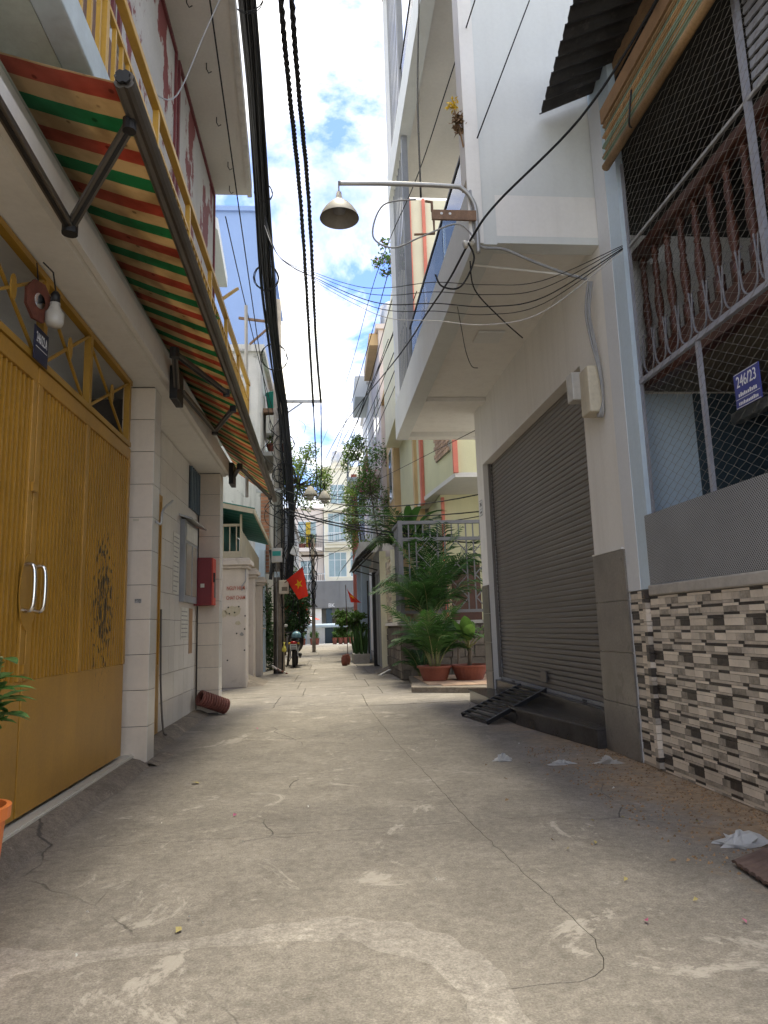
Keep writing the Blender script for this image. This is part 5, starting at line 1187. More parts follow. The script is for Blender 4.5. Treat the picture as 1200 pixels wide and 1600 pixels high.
def blotch(x, z, r, m, n=14, sq=1.0):
    pts = [(x + r * pr_.uniform(.65, 1.15) * math.cos(2 * math.pi * i / n), z + r * sq * pr_.uniform(.65, 1.15) * math.sin(2 * math.pi * i / n)) for i in range(n)]
    MB().extrude([(p[0], p[1]) for p in pts], (0, 13.888, 0), (1, 0, 0), (0, 0, 1), (0, .0035, 0)).build('flaked_paint', m, pst)
blotch(-1.85, 1.45, .15, 'cream_wood', sq=.8); blotch(-2.02, 1.40, .07, 'cream_wood'); blotch(-1.76, 1.22, .06, 'cream_wood', sq=.7); blotch(-1.68, 1.0, .04, 'concrete_grey')
for x, z in ((-1.94, 1.52), (-1.74, 1.53), (-1.82, 1.42), (-1.92, 1.40), (-1.78, 1.02), (-1.95, .52), (-1.63, 1.1), (-1.63, .7), (-1.62, 1.35)): MB().lathe([(.016, 0), (.001, .003)], (x, 13.886, z), 9, (0, -1, 0)).build('bolt_hole', 'interior_dark', pst)
MB().tube([(-1.68, 13.88, 1.83), (-1.68, 13.88, 1.93), (-1.61, 13.88, 2.02), (-1.61, 13.88, 2.25)], .012, 6).build('conduit', 'cable_grey', pst)
dk = MB().box(-4, -1.74, 14.0, 17.6, 2.49, 2.62).build('deck', 'cream_wood', BG)
for i in range(12): MB().box(-1.735, -1.715, 14.0 + i * .3, 14.0 + i * .3 + .29, 2.5, 3.05 - .018 * i).build('side_board', 'cream_wood', BG)
MB().box(-3.2, -1.74, 14.02, 14.06, 3.12, 3.17).build('rail', 'cream_wood', BG)
for i in range(9): MB().box(-1.82 - i * .13, -1.80 - i * .13, 14.02, 14.05, 2.621, 3.119).build('bar', 'cream_wood', BG)
MB().box(-1.74, -1.70, 13.99, 14.05, 2.50, 3.35).build('corner_post', 'cream_wood', BG)
MB().box(-4, -2.2, 14.6, 17.6, 2.621, 3.3).build('screen', 'roof_green', BG)
b_ = MB(); vs = []; fs = []
for i in range(41):
    y = 13.7 + i * .1; dz = .015 * math.cos(i * math.pi / 1.5); vs += [(-4, y, 3.95 - .03 * i * .1 + dz), (-1.42, y, 3.40 - .06 * i * .1 + dz)]
for i in range(40): a = 2 * i; fs.append((a, a + 2, a + 3, a + 1))
b_.add(vs, fs); o = b_.build('roof_sheet', 'roof_green', BG); o.modifiers.new('s', 'SOLIDIFY').thickness = .015
MB().bar((-1.43, 13.7, 3.36), (-1.43, 17.7, 3.12), .03, .09).build('eave_board', 'cream_wood', BG); MB().bar((-4, 13.69, 3.90), (-1.45, 13.69, 3.36), .03, .09).build('eave_board', 'cream_wood', BG)
sp_ = MB().add([(-1.75, 13.95, .0), (-1.30, 14.2, 0), (-1.30, 15.4, 0), (-1.75, 15.4, 0), (-1.74, 14.31, .17), (-1.74, 15.4, .17)], [(0, 1, 4), (1, 2, 5, 4), (2, 3, 5)]).build('step_ramp', 'kerb_concrete'); tag(sp_, 'worn concrete ramp at the foot of the beige gateway', 'ramp')
# blocks behind
o = far_house('white_side_house', 'white side of a tall house behind the yellow balcony, with a small railed balcony', -8, -2.75, 11.5, 16.4, 12.2, 'white_paint', 1, [('x', 12.0, 13.0, 9.6, 11.2)])
MB().prism([(-2.74, 11.6), (-2.10, 13.2), (-2.25, 15.6), (-2.74, 15.6)], 9.0, 9.25).build('balcony_slab', 'white_side', o)
o = far_house('drip_stained_house', 'white house wall with black drip stains along its top, behind the cables', -8, -1.84, 19.3, 24.5, 8.9, 'drip_white', 1, [('x', 20.4, 21.6, 5.2, 6.6)])
MB().box(-1.83, -1.25, 20.0, 22.4, 6.05, 6.17).build('balcony_slab', 'concrete_grey', o); MB().box(-1.83, -1.3, 20.0, 22.4, 7.35, 7.47).build('balcony_slab', 'rust_steel', o)
MB().box(-1.835, -1.60, 19.305, 19.6, 2.6, 5.0).build('brick_pier', 'mortar', o)
for r in range(24):
    for c in range(1): piece('brick', 'brick', o, (-1.72, 19.30, 2.66 + r * .1), (.22, .04, .08))
MB().box(-1.98, -1.70, 19.22, 19.3, 0, 3.5).build('downpipe', 'pale_blue', o)
o = MB().tube(spline([(-1.55, 19.0, 3.2), (-1.50, 19.0, 2.9), (-1.55, 19.0, 2.4)], 5), .05, 8).build('black_duct', 'black_rubber'); tag(o, 'bent black duct beside the beige gateway', 'duct')
o = far_house('blue_house', 'tall plain blue house wall at left, above the stained white house', -14, -2.35, 26, 36, 17.5, 'blue_wall', 1, [('y', -5.4, -4.4, 12.8, 14.6), ('x', 28, 29.4, 13, 15), ('x', 31, 32.4, 13, 15)])
o = far_house('grey_house', 'grey plastered house front at left beyond the motorbike', -8, -2.0, 36.05, 48, 7.0, 'concrete_grey', 1, [('x', 38, 39.5, 3.5, 5), ('x', 42, 43.5, 3.5, 5)])
o = thing('dark_gate', 'dark iron gate in a pale blue frame behind the concrete pole', 'gate', (-1.8, 18.6, 0))
MB().box(-1.80, -1.76, 17.65, 18.9, .05, 2.3).build('leaf', 'dark_iron', o); MB().box(-1.84, -1.70, 18.95, 19.2, 0, 3.2).build('frame', 'pale_blue', o); MB().box(-1.74, -1.60, 18.2, 18.25, 1.1, 1.13).build('handle', 'chrome', o)
def acunit(label, x, y, z, grp):
    o = thing('air_conditioner', label, 'air conditioner', (x, y, z), group=grp); MB().box(x - .14, x + .14, y - .4, y + .4, z, z + .55).build('case', 'plastic_white', o, bevel=.02)
    MB().box(x - .13, x + .13, y - .412, y - .401, z + .05, z + .5).build('front', 'paper', o)
acunit('white air conditioner box on the ledge behind the cable bundle, left one', -1.62, 20.5, 6.75, 'air conditioners on the stained house'); acunit('white air conditioner box close to the cable bundle, right one', -1.28, 20.9, 6.75, 'air conditioners on the stained house')
o = thing('teal_bucket', 'teal plastic laundry tub on the upper ledge behind the cables', 'tub', (-1.5, 20.4, 7.5)); MB().lathe([(.001, 0), (.22, 0), (.30, .55), (.32, .55), (.32, .58), (.28, .58), (.20, .03), (.001, .03)], (-1.50, 20.5, 7.475), 18).build('tub', 'teal_plastic', o, smooth=True)
def potbush(label, x, y, z, r, seed, m='leaf_light', grp=None, potm='terracotta', hh=.3):
    rg = random.Random(seed); o = thing('potted_bush', label, 'potted plant', (x, y, z), group=grp)
    MB().lathe([(.001, 0), (r * .5, 0), (r * .7, hh), (r * .76, hh), (r * .76, hh + .03), (.001, hh)], (x, y, z), 16).build('pot', potm, o)
    leaves(int(700 * r / .4), [((x + rg.uniform(-.4, .4) * r, y + rg.uniform(-.4, .4) * r, z + hh + r * rg.uniform(.3, 1.5)), (r * .55, r * .55, r * .5)) for _ in range(6)], .09, rg).build('foliage', m, o)
potbush('leafy plant in a clay trough on the lower ledge behind the concrete pole', -1.48, 20.6, 6.172, .42, 51)
potbush('small bush in a pot on the white balcony near the grey fins', 1.95, 10.1, 4.602, .42, 52, 'leaf_light')
potbush('fleshy green plant on the yellow balcony, near one', -1.25, 5.05, 3.935, .13, 53, 'leaf_green', hh=.12); potbush('fleshy green plant on the yellow balcony, further one', -1.25, 6.9, 3.935, .15, 54, 'leaf_green', hh=.12)

# ---------------------------------------------------------------- concrete utility pole
PX, PY = -1.27, 18.1
UP = thing('utility_pole', 'stained concrete utility pole buried in black cables at left', 'utility pole', (PX, PY, 0))
MB().tube([(PX, PY, 0), (PX, PY, 5), (PX, PY, 9.9)], .14, 14, rs=[.145, .125, .10]).build('shaft', 'pole_concrete', UP, smooth=True)
arm_ = MB().bar((PX, PY - .14, 7.0), (-.10, PY - .14, 7.0), .06, .07).build('cross_arm', 'galvanised', UP); MB().bar((PX, PY - .14, 6.5), (-.62, PY - .14, 6.97), .035).build('strut', 'galvanised', arm_)
a2 = MB().bar((PX + .1, PY + .13, 9.3), (PX - 1.05, PY + .13, 9.45), .06, .06).build('cross_arm', 'rust_steel', UP); MB().bar((PX, PY + .13, 9.4), (PX - .75, PY + .13, 8.7), .05).build('strut', 'rust_steel', a2)
MB().box(PX - .55, PX + .3, PY - .19, PY - .145, 4.55, 4.65).build('cross_arm', 'galvanised', UP)
def pbox(label, x, z, w, h, m, d=.16, rz=0):
    o = thing('cable_box', label, 'box', (x, PY - .25, z)); c = MB().box(x - w / 2, x + w / 2, PY - .20 - d, PY - .20, z - h / 2, z + h / 2).build('case', m, o, bevel=.01); return o
b1 = pbox('grey meter box with a turquoise label on the concrete pole', PX - .02, 2.92, .26, .36, 'meter_clear'); MB().box(PX - .13, PX + .08, PY - .364, PY - .3605, 2.90, 3.02).build('label', 'teal_plastic', b1)
b2 = pbox('tan cardboard-coloured terminal box on the concrete pole below the flag', PX + .15, 2.12, .24, .34, 'meter_plastic'); MB().box(PX + .10, PX + .24, PY - .367, PY - .3605, 2.02, 2.12).build('slot', 'interior_brown', b2)
b3 = pbox('white terminal box tilted among the cables on the concrete pole', PX + .42, 3.02, .16, .22, 'plastic_white'); b3.rotation_euler = (0, RAD(25), 0)
o = MB().box(PX - .12, PX + .04, PY - .155, PY - .148, 2.38, 2.52).build('pole_label', 'pale_blue'); tag(o, 'small pale blue label on the concrete pole', 'label')
o = thing('yellow_bag', 'small yellow plastic bag tied to the concrete pole', 'bag', (PX + .12, PY - .16, .6)); MB().lathe([(.001, 0), (.05, .02), (.06, .07), (.03, .14), (.012, .18), (.025, .24), (.001, .22)], (PX + .14, PY - .22, .52), 12).build('bag', 'yellow_bag', o, smooth=True)
o = thing('striped_ramp', 'red and white striped rubber block at the foot of the concrete pole', 'kerb block', (PX, PY - .4, 0))
for i in range(6): MB().bar((PX - .14 + i * .05, PY - .42 + i * .02, .22 - i * .035), (PX - .02 + i * .05, PY - .50 + i * .02, .13 - i * .024), .035, .03).build('stripe', 'pipe_red' if i % 2 else 'old_white', o)
for i, dx in enumerate((-.10, -.04, .09)): MB().tube(spline([(PX + dx, PY - .15, 0), (PX + dx + .02, PY - .155, 1.2), (PX + dx - .01, PY - .15, 2.4), (PX + dx + .02, PY - .14, 4.2)], 4), (.014, .010, .018)[i], 6).build('conduit', ('cable', 'cable_grey', 'cable')[i], UP, smooth=True)
rw = random.Random(23)
# hanging mass of cables on the pole: bundle and loops
CB = thing('cable_bundle', 'thick black bundle of telephone cables running overhead to the concrete pole', 'cables', (PX, PY, 6))
main = [(-.55, -2, 7.55), (-.62, 2, 7.48), (-.73, 6.3, 7.42), (-.85, 8.9, 7.38), (-1.02, 12, 7.36), (-1.13, 14.6, 7.36), (-1.17, 16.6, 7.2), (-1.12, 17.75, 6.75), (-1.06, 17.85, 5.8), (-1.0, 17.85, 4.8), (-.98, 17.85, 3.9), (-.99, 17.85, 3.0), (-1.06, 17.85, 2.1)]
for i in range(44):
    a = rw.uniform(0, 6.28); r = .092 * math.sqrt(rw.random()) + .004; ph = rw.uniform(0, 6); pts = []
    for k_, p in enumerate(main):
        sp2 = 1.0 if k_ < 4 else (1.3 if k_ < 7 else 1.35); tw = a + .25 * k_ * (1 if i % 2 else -1)
        pts.append((p[0] + r * sp2 * math.cos(tw) + rw.uniform(-.012, .012) * (k_ > 2), p[1] + (r * .6 * math.sin(tw) if k_ > 6 else 0), p[2] + r * (sp2 if k_ < 7 else .3) * math.sin(tw) + rw.uniform(-.03, .02) * (2 < k_ < 7)))
    if i > 15: pts = pts[:rw.choice((9, 10, 11, 12, 13))]
    MB().tube(spline(pts, 5), rw.choice((.009, .012, .016, .022)), 5).build('strand', 'cable', CB, smooth=True)
def coil(name, label, c, r, n, tube_r, ax, m='cable', cat='cable coil', grp=None):
    pts = []; ax = Vector(ax).normalized(); e1 = ax.cross(Vector((0, 0, 1)) if abs(ax.z) < .9 else Vector((1, 0, 0))).normalized(); e2 = ax.cross(e1)
    for i in range(n * 18 + 1):
        t = i / 18 * 2 * math.pi; rr = r * (1 + .06 * math.sin(t * 1.7 + n)); pts.append(Vector(c) + (e1 * math.cos(t) + e2 * math.sin(t)) * rr + ax * .012 * i / 18)
    o = MB().tube(pts, tube_r, 4).build(name, m, smooth=True); return tag(o, label, cat, grp)
coil('cable_coil', 'wire loop round the cable bundle at the top of the picture', (-.735, 6.25, 7.40), .17, 2, .006, (0.05, 1, .25)); coil('cable_coil', 'wire loop round the cable bundle above the balcony roof edge', (-.86, 9.5, 7.38), .13, 2, .007, (0.05, 1, .3)); coil('cable_coil', 'wire loop round the cable bundle beside the blue wall', (-1.04, 12.0, 7.36), .22, 3, .008, (0, 1, .3)); coil('cable_coil', 'wide wire loop round the cable bundle beside the stained white wall', (-1.17, 15.6, 7.28), .30, 2, .010, (0, 1, .3))
GRP = 'black cable loops tangled on the concrete pole'
for i in range(16):
    z = rw.uniform(2.2, 6.4); x = PX + rw.uniform(-.1, .45); coil('cable_loop', 'black cable loop in the tangle on the concrete pole', (x, PY - .28 + rw.uniform(-.1, .1), z), rw.uniform(.10, .30), rw.choice((1, 2)), .009, (rw.uniform(-.6, .6), 1, rw.uniform(-.5, .5)), 'cable', 'cable coil', GRP)
GRP2 = 'thin wires dangling round the concrete pole'
for i in range(34):
    z = rw.uniform(2.4, 7.0); x = PX + rw.uniform(-.2, .5); L_ = rw.uniform(.4, 1.7); y = PY - .22 + rw.uniform(-.15, .15)
    o = MB().tube(spline([(x, y, z), (x + rw.uniform(-.25, .3), y, z - L_ * .35), (x + rw.uniform(-.25, .35), y, z - L_ * .7), (x + rw.uniform(-.15, .3), y, z - L_)], 5), rw.choice((.005, .007, .011)), 4).build('hanging_wire', 'cable', smooth=True); tag(o, 'thin wire dangling in the tangle round the concrete pole', 'wire', GRP2)
# overhead lines
def wire(label, pts, r=.008, m='cable', k=8, fr=0.0, name='overhead_wire', cat='wire', grp=None):
    o = MB().tube(spline(pts, k), r, 5).build(name, m, smooth=True); o.rotation_euler.z = fr; return tag(o, label, cat, grp)
def twisted(label, pts, R_, r, turns, name='twisted_cable'):
    e = thing(name, label, 'cable', pts[0]); P = spline(pts, 40)
    for s_ in range(3):
        q = []
        for i, p in enumerate(P):
            t = turns * 2 * math.pi * i / (len(P) - 1) + s_ * 2.094; q.append(p + Vector((math.cos(t), 0, math.sin(t))) * R_)
        MB().tube(q, r, 5).build('strand', 'cable', e, smooth=True)
twisted('left of two thick twisted power cables running overhead to the steel arm', [(-.42, -1, 7.05), (-.36, 5.8, 6.9), (-.30, 9, 6.86), (-.31, 14, 6.82), (-.33, 17.9, 6.85)], .018, .017, 48)
twisted('right of two thick twisted power cables running overhead to the steel arm', [(-.28, -1, 7.12), (-.26, 5.8, 6.95), (-.19, 9, 6.92), (-.18, 14, 6.92), (-.13, 17.9, 6.98)], .018, .017, 48)
wire('dark line from the steel arm down the alley, left one', [(-.33, 17.9, 6.85), (-.36, 24, 6.3), (-.5, 34, 7.3)], .018); wire('dark line from the steel arm down the alley, right one', [(-.13, 17.9, 6.98), (-.2, 24, 6.4), (-.4, 34, 7.4)], .018)
for i, (dy, dz, c) in enumerate(((0, 0, 'cable'), (.1, .12, 'cable'), (.2, .22, 'cable'), (-.1, -.08, 'cable'), (.05, -.18, 'cable_white'))):
    q = [(-.88, 9.9, 7.3 - i * .05), (-.61, 9.0, 6.1), (-.04, 7.5, 4.97 + dz * .3), (.33, 6.3, 4.17 + dz * .5), (.56, 5.6, 3.76 + dz * .7), (.86, 5.1, 3.53 + dz * .8), (1.22, 4.9, 3.41 + dz * .8), (1.63, 4.8, 3.44 + dz * .6), (2.26, 4.78, 3.83 + dz * .1)]
    wire('white one of the wires sagging across the alley to the pale blue pillar' if c != 'cable' else ('second', 'third', 'topmost', 'lowest black')[i % 4] + ' of the wires sagging across the alley to the pale blue pillar', q, .0032 if i else .0045, c, grp='wires sagging across the alley to the pale blue pillar')
wire('long black wire crossing diagonally from the right roof to far down the alley', [(2.3, 3.2, 5.25), (2.17, 3.9, 5.0), (1.85, 4.4, 4.61), (1.36, 4.9, 4.28), (1.19, 5.12, 4.11), (1.2, 6.3, 4.34), (1.16, 7.53, 4.57), (1.1, 10.26, 5.13), (.4, 17, 6.0), (-.28, 28, 7.41)], .010)
wire('thin wire crossing from high above the white house to far down the alley', [(1.29, 5.0, 6.17), (1.22, 6.0, 6.2), (1.12, 7.61, 6.33), (.85, 10.8, 6.75), (.5, 17, 7.13), (-.27, 28, 8.34)], .006)
wire('dark twisted wire dropping to the white insulator on the bracket', [(1.15, 7.0, 8.19), (.95, 6.1, 6.25), (.80, 5.2, 4.50)], .009)
wire('thin wire slanting down to the corner of the white house', [(1.77, 5.05, 6.24), (1.28, 5.15, 5.01)], .006, k=2)
wire('curly wire hanging between bracket and lamp pipe', [(.82, 5.19, 4.48), (.55, 5.19, 4.42), (.46, 5.19, 4.15), (.62, 5.19, 4.05), (.85, 5.19, 4.15), (1.15, 5.19, 4.27), (1.29, 5.2, 4.15)], .007, 'cable_grey', fr=FR)
wire('black cable looping below the lamp pipe', [(1.23, 5.18, 4.10), (1.27, 5.18, 3.95), (1.15, 5.18, 3.72), (1.0, 5.18, 3.72), (.95, 5.18, 3.82)], .008, fr=FR)
wire('thin wire with a bare end hanging under the white balcony', [(1.30, 6.4, 4.13), (1.33, 6.4, 3.9), (1.35, 6.35, 3.65), (1.40, 6.35, 3.5), (1.46, 6.35, 3.48)], .004)
wire('short black wire end under the white balcony', [(1.2, 5.3, 4.0), (1.25, 5.4, 3.8), (1.5, 5.6, 3.65), (1.75, 5.8, 3.55)], .006)
for i, (a, c, sg) in enumerate((((-1.09, 17.8, 4.02), (3.1, 14.5, 2.75), .15), ((-1.1, 17.8, 4.1), (3.1, 14.4, 2.85), .18), ((-1.0, 17.7, 3.95), (3.2, 14.4, 3.3), .25), ((-1.1, 17.8, 4.6), (2.27, 10.25, 2.98), .3), ((-1.1, 17.8, 4.3), (2.27, 10.25, 2.72), .2))):
    o = MB().tube(sagline(a, c, sg), .016 if i < 2 else .010, 5).build('service_cable', 'cable', smooth=True); tag(o, ('lower', 'second lowest', 'middle', 'thin upper', 'thin lower')[i] + ' black cable stretched from the concrete pole to the right-hand houses', 'cable')
wire('thin wire from the far corner of the white house to the far balcony', [(2.25, 10.2, 3.96), (1.72, 16.9, 4.87), (.91, 20.2, 5.05)], .006)
for i in range(9):
    z0, z1 = rw.uniform(5.4, 8.5), rw.uniform(4.2, 5.4)
    o = MB().tube(sagline((1.55 + rw.uniform(-.1, .3), 12 + rw.uniform(0, 8), z0 + 1.2), (-.6 + rw.uniform(-.2, .9), 32 + rw.uniform(-3, 5), z1 + 2.2), .5), .010, 4).build('overhead_wire', 'cable', smooth=True); tag(o, 'one of the wires slanting from the right houses into the far tangle', 'wire', 'wires slanting into the far tangle')
for i in range(12):
    y = rw.uniform(24, 40); o = MB().tube(sagline((-1.6, y, rw.uniform(4.5, 8)), (1.8, y + rw.uniform(-4, 4), rw.uniform(4.5, 8)), rw.uniform(.2, .6)), .012, 4).build('overhead_wire', 'cable', smooth=True); tag(o, 'one of the wires strung across the far end of the alley', 'wire', 'wires across the far alley')
for i in range(5):
    o = MB().tube(sagline((-1.1, 17.8, 4.6 + i * .35), (-.6, 33.5, 5.5 + i * .3), .5), .014, 4).build('overhead_wire', 'cable', smooth=True); tag(o, 'one of the black lines from the concrete pole to the far pole', 'wire', 'lines between the two poles')
for i, (a, c) in enumerate((((-1.36, 9.2, 6.8), (-1.35, 17.8, 6.6)), ((-.95, 4, 7.0), (-1.38, 17.9, 5.9)))):
    o = MB().tube(sagline(a, c, .15), .008, 4).build('overhead_wire', 'cable', smooth=True); tag(o, ('thin wire from the left roof to the concrete pole', 'thin wire alongside the left roof edge to the concrete pole')[i], 'wire')
o = MB().tube(spline([(-.70, 5.6, 7.2), (-.95, 5.3, 6.1), (-1.12, 5.0, 5.2), (-1.15, 4.4, 4.72)], 6), .006, 4).build('overhead_wire', 'cable_grey', smooth=True); tag(o, 'grey wire sagging from the cable bundle to the yellow handrail', 'wire')
o = MB().tube([(-1.18, 10.3, 3.0), (-1.2, 10.3, 6.0)], .025, 8).build('standpipe', 'cable_white'); tag(o, 'thin white upright pipe at the far end of the yellow balcony', 'pipe')
# second pole far off, with tangle and lamps
U2 = thing('utility_pole', 'distant utility pole wrapped in wires before the cream building', 'utility pole', (-.75, 34, 0)); MB().tube([(-.75, 34, 0), (-.75, 34, 5.4)], .09, 10).build('shaft', 'pole_concrete', U2, smooth=True)
MB().box(-1.3, -.2, 33.85, 33.9, 4.5, 4.6).build('cross_arm', 'rust_steel', U2); pass
for i in range(8): pts = [(-.75 + rw.uniform(-.22, .22), 33.8 + rw.uniform(-.15, .1), 5.6 - j * .5) for j in range(8)]; MB().tube(spline(pts, 4), .016, 4).build('cable', 'cable', U2, smooth=True)
def lamp2(label, x, y, z, r):
    o = thing('street_lamp', label, 'street lamp', (x, y, z)); MB().lathe([(.05, .28), (.10, .22), (r, .03), (r, 0)], (x, y, z), 22).build('shade', 'lamp_shade', o, smooth=True); MB().lathe([(.001, -.16), (.09, -.13), (.11, -.04), (.10, .03)], (x, y, z), 16).build('globe', 'bulb_white', o, smooth=True); MB().tube([(x, y, z + .27), (x, y, z + .55)], .02, 6).build('stem', 'dark_iron', o)
lamp2('white lamp with round globe hanging among wires beyond the concrete pole, nearer one', -.50, 20.5, 4.95, .21); lamp2('conical white lamp hanging among wires, right of the globe lamp', -.10, 22.5, 5.2, .21)

# ---------------------------------------------------------------- flags
def flag(label, stick, cloth, star_c, star_r, folds, rot=0):
    o = thing('flag', label, 'flag', stick[0]); MB().tube(list(stick), .012, 6).build('stick', 'brown_wood', o)
    n, k_ = 12, 10; a, b2, c, d = [Vector(p) for p in cloth]; vs = []; fs = []
    def P(s_, t): p = a.lerp(b2, s_).lerp(d.lerp(c, s_), t); p.y += folds * math.sin(s_ * 7 + t * 2) * t; return p
    vs = [P(i / n, j / k_) for i in range(n + 1) for j in range(k_ + 1)]
    for i in range(n):
        for j in range(k_): q = i * (k_ + 1) + j; fs.append((q, q + 1, q + k_ + 2, q + k_ + 1))
    f = MB().add(vs, fs).build('cloth', 'flag_red', o, smooth=True)
    # star: follows the cloth, a little in front
    u, w = (P(.6, .5) - P(.4, .5)).normalized(), (P(.5, .4) - P(.5, .6)).normalized(); sc = P(*star_c); pts = []
    for i in range(10): t = math.pi / 2 + i * math.pi / 5 + rot; r = star_r if i % 2 == 0 else star_r * .4; q = sc + u * r * math.cos(t) + w * r * math.sin(t); pts.append(q + Vector((0, -.022, 0)))
    MB().add([sc + Vector((0, -.024, 0))] + pts, [(0, i + 1, (i + 1) % 10 + 1) for i in range(10)]).build('star', 'flag_yellow', f)
flag('red flag with yellow star on a stick tied to the concrete pole', ((-1.10, 17.75, 2.22), (-.62, 17.3, 2.58)), ((-1.04, 17.55, 2.28), (-.63, 17.3, 2.56), (-.50, 17.25, 1.86), (-.74, 17.4, 1.79)), (.52, .45), .125, .035)
flag('red flag with yellow star hanging from the right-hand porch', ((.54, 22.9, 2.45), (.56, 22.6, .1)), ((.56, 22.9, 2.40), (.60, 22.9, 2.25), (1.02, 22.8, 1.86), (.70, 22.85, 1.88)), (.5, .6), .09, .02, .3)

# ---------------------------------------------------------------- parked motorbike, seen from behind
BX, BY = -1.02, 20.6
MO = thing('motorbike', 'black motorbike with a helmet on its seat, parked beside the concrete pole', 'motorbike', (BX, BY, 0))
def wheel(y):
    w = MB(); n, k_ = 26, 8; vs = []; fs = []
    for i in range(n):
        t = 2 * math.pi * i / n
        for j in range(k_): q = 2 * math.pi * j / k_; r = .255 + .05 * math.cos(q); vs.append((BX + .052 * math.sin(q), y + r * math.cos(t), .305 + r * math.sin(t)))
    for i in range(n):
        for j in range(k_): fs.append((i * k_ + j, i * k_ + (j + 1) % k_, ((i + 1) % n) * k_ + (j + 1) % k_, ((i + 1) % n) * k_ + j))
    o = w.add(vs, fs).build('wheel', 'tyre', MO, smooth=True); MB().lathe([(.001, -.04), (.06, -.04), (.06, .04), (.001, .04)], (BX, y, .305), 12, (1, 0, 0)).build('hub', 'galvanised', o)
    for i in range(5): t = i * 1.2566; MB().bar((BX, y, .305), (BX, y + .21 * math.cos(t), .305 + .21 * math.sin(t)), .02).build('spoke', 'galvanised', o)
wheel(BY); wheel(BY + 1.25)
def ellip(name, m, c, r, par=MO, n=14): return MB().lathe([(math.sin(math.pi * i / 10) * 1.0 + .001, -math.cos(math.pi * i / 10)) for i in range(11)], (0, 0, 0), n), c, r, name, m, par
def blob(name, m, c, r, par=MO):
    b2 = MB().lathe([(max(.001, math.sin(math.pi * i / 10)), -math.cos(math.pi * i / 10)) for i in range(11)], (0, 0, 0), 16); b2.v = [(c[0] + v[0] * r[0], c[1] + v[1] * r[1], c[2] + v[2] * r[2]) for v in b2.v]; return b2.build(name, m, par, smooth=True)
blob('body', 'bike_black', (BX, BY + .45, .62), (.16, .58, .17)); blob('seat', 'bike_black', (BX, BY + .42, .78), (.14, .48, .06)); blob('front_shield', 'bike_black', (BX, BY + 1.08, .72), (.24, .10, .34))
MB().box(BX - .07, BX + .07, BY - .28, BY + .12, .50, .56).build('rear_fender', 'bike_black', MO, bevel=.02)
blob('tail_light', 'lens_red', (BX, BY - .12, .70), (.10, .05, .045))
for s_ in (-1, 1): blob('turn_signal', 'petal_yellow', (BX + s_ * .13, BY - .10, .68), (.035, .04, .03)); MB().tube([(BX + s_ * .10, BY + .15, .60), (BX + s_ * .11, BY, .32)], .022, 6).build('shock_absorber', 'galvanised', MO)
MB().tube([(BX + .16, BY + .3, .28), (BX + .18, BY - .15, .36), (BX + .18, BY - .25, .38)], .045, 10, rs=[.03, .05, .05]).build('exhaust', 'dark_iron', MO, smooth=True)
MB().tube(spline([(BX - .34, BY + .98, 1.0), (BX - .15, BY + 1.02, .98), (BX, BY + 1.06, .95), (BX + .15, BY + 1.02, .98), (BX + .34, BY + .98, 1.0)], 4), .018, 7).build('handlebar', 'bike_black', MO, smooth=True)
for s_ in (-1, 1): MB().tube([(BX + s_ * .2, BY + 1.0, .99), (BX + s_ * .28, BY + 1.0, 1.16)], .008, 5).build('mirror_stem', 'bike_black', MO); blob('mirror', 'plastic_white' if s_ < 0 else 'bike_black', (BX + s_ * .29, BY + .98, 1.19), (.065, .02, .045))
pl_ = MB().box(BX - .10, BX + .10, BY - .295, BY - .288, .52, .66).build('licence_plate', 'plastic_white', MO)
for r_ in (.62, .555):
    for i in range(5): MB().box(BX - .075 + i * .032, BX - .055 + i * .032, BY - .2975, BY - .2955, r_ - .02, r_ + .02).build('digit', 'letter_black', pl_)
MB().bar((BX - .10, BY + .4, .28), (BX - .25, BY + .38, .0), .02).build('side_stand', 'dark_iron', MO)
he = thing('helmet', 'pale blue helmet lying on the motorbike seat', 'helmet', (BX + .05, BY + .12, .84))
b2 = MB().lathe([(.135, -.02), (.14, .03), (.13, .08), (.10, .125), (.05, .15), (.001, .155)], (BX + .07, BY + .02, .86), 18).build('shell', 'helmet_blue', he, smooth=True); MB().lathe([(.142, -.035), (.142, -.02), (.12, -.03)], (BX + .07, BY + .02, .86), 18).build('rim', 'bike_black', he)

# ================================================================ END OF THE ALLEY
o = far_house('cream_building', 'cream four-storey building facing the alley at its far end', -.35, 9, 60, 70, 14.8, 'cream_far', 0, [('y', .0, 1.55, 5.4, 7.5), ('y', 1.85, 3.2, 5.4, 7.5), ('y', .0, 1.55, 8.4, 10.9), ('y', 1.85, 3.2, 8.4, 10.9), ('y', .25, 1.5, 11.7, 13.4), ('y', 2.0, 3.0, 11.7, 13.4)], 'building', pane='window_teal')
for z in (5.0, 7.85, 11.05): MB().box(-.3, 9, 59.4, 59.99, z, z + .28).build('ledge', 'cream_far', o)
balcony(o, 'cream_far', -.2, 4, 59.2, 59.39, 8.13, .9, 'frame_white', .05)
tk = MB().lathe([(.001, 0), (.75, 0), (.75, 1.6), (.4, 1.8), (.001, 1.82)], (1.1, 61.5, 15.0), 20).build('water_tank', 'tank_steel', smooth=True); tag(tk, 'steel water tank on the roof of the cream building', 'water tank')
o = far_house('pale_pink_building', 'lower pale pink building with balconies left of the cream building', -9, -.42, 60.5, 70, 11.3, 'pale_pink', 0, [('y', -2.4, -1.2, 5.2, 6.9), ('y', -2.6, -1.0, 8.4, 10.3), ('y', -4.6, -3.4, 8.4, 10.3)], 'building', pane='window_teal')
balcony(o, 'pale_pink', -4, -.5, 59.5, 60.49, 7.6, .95, 'dark_iron', .3)
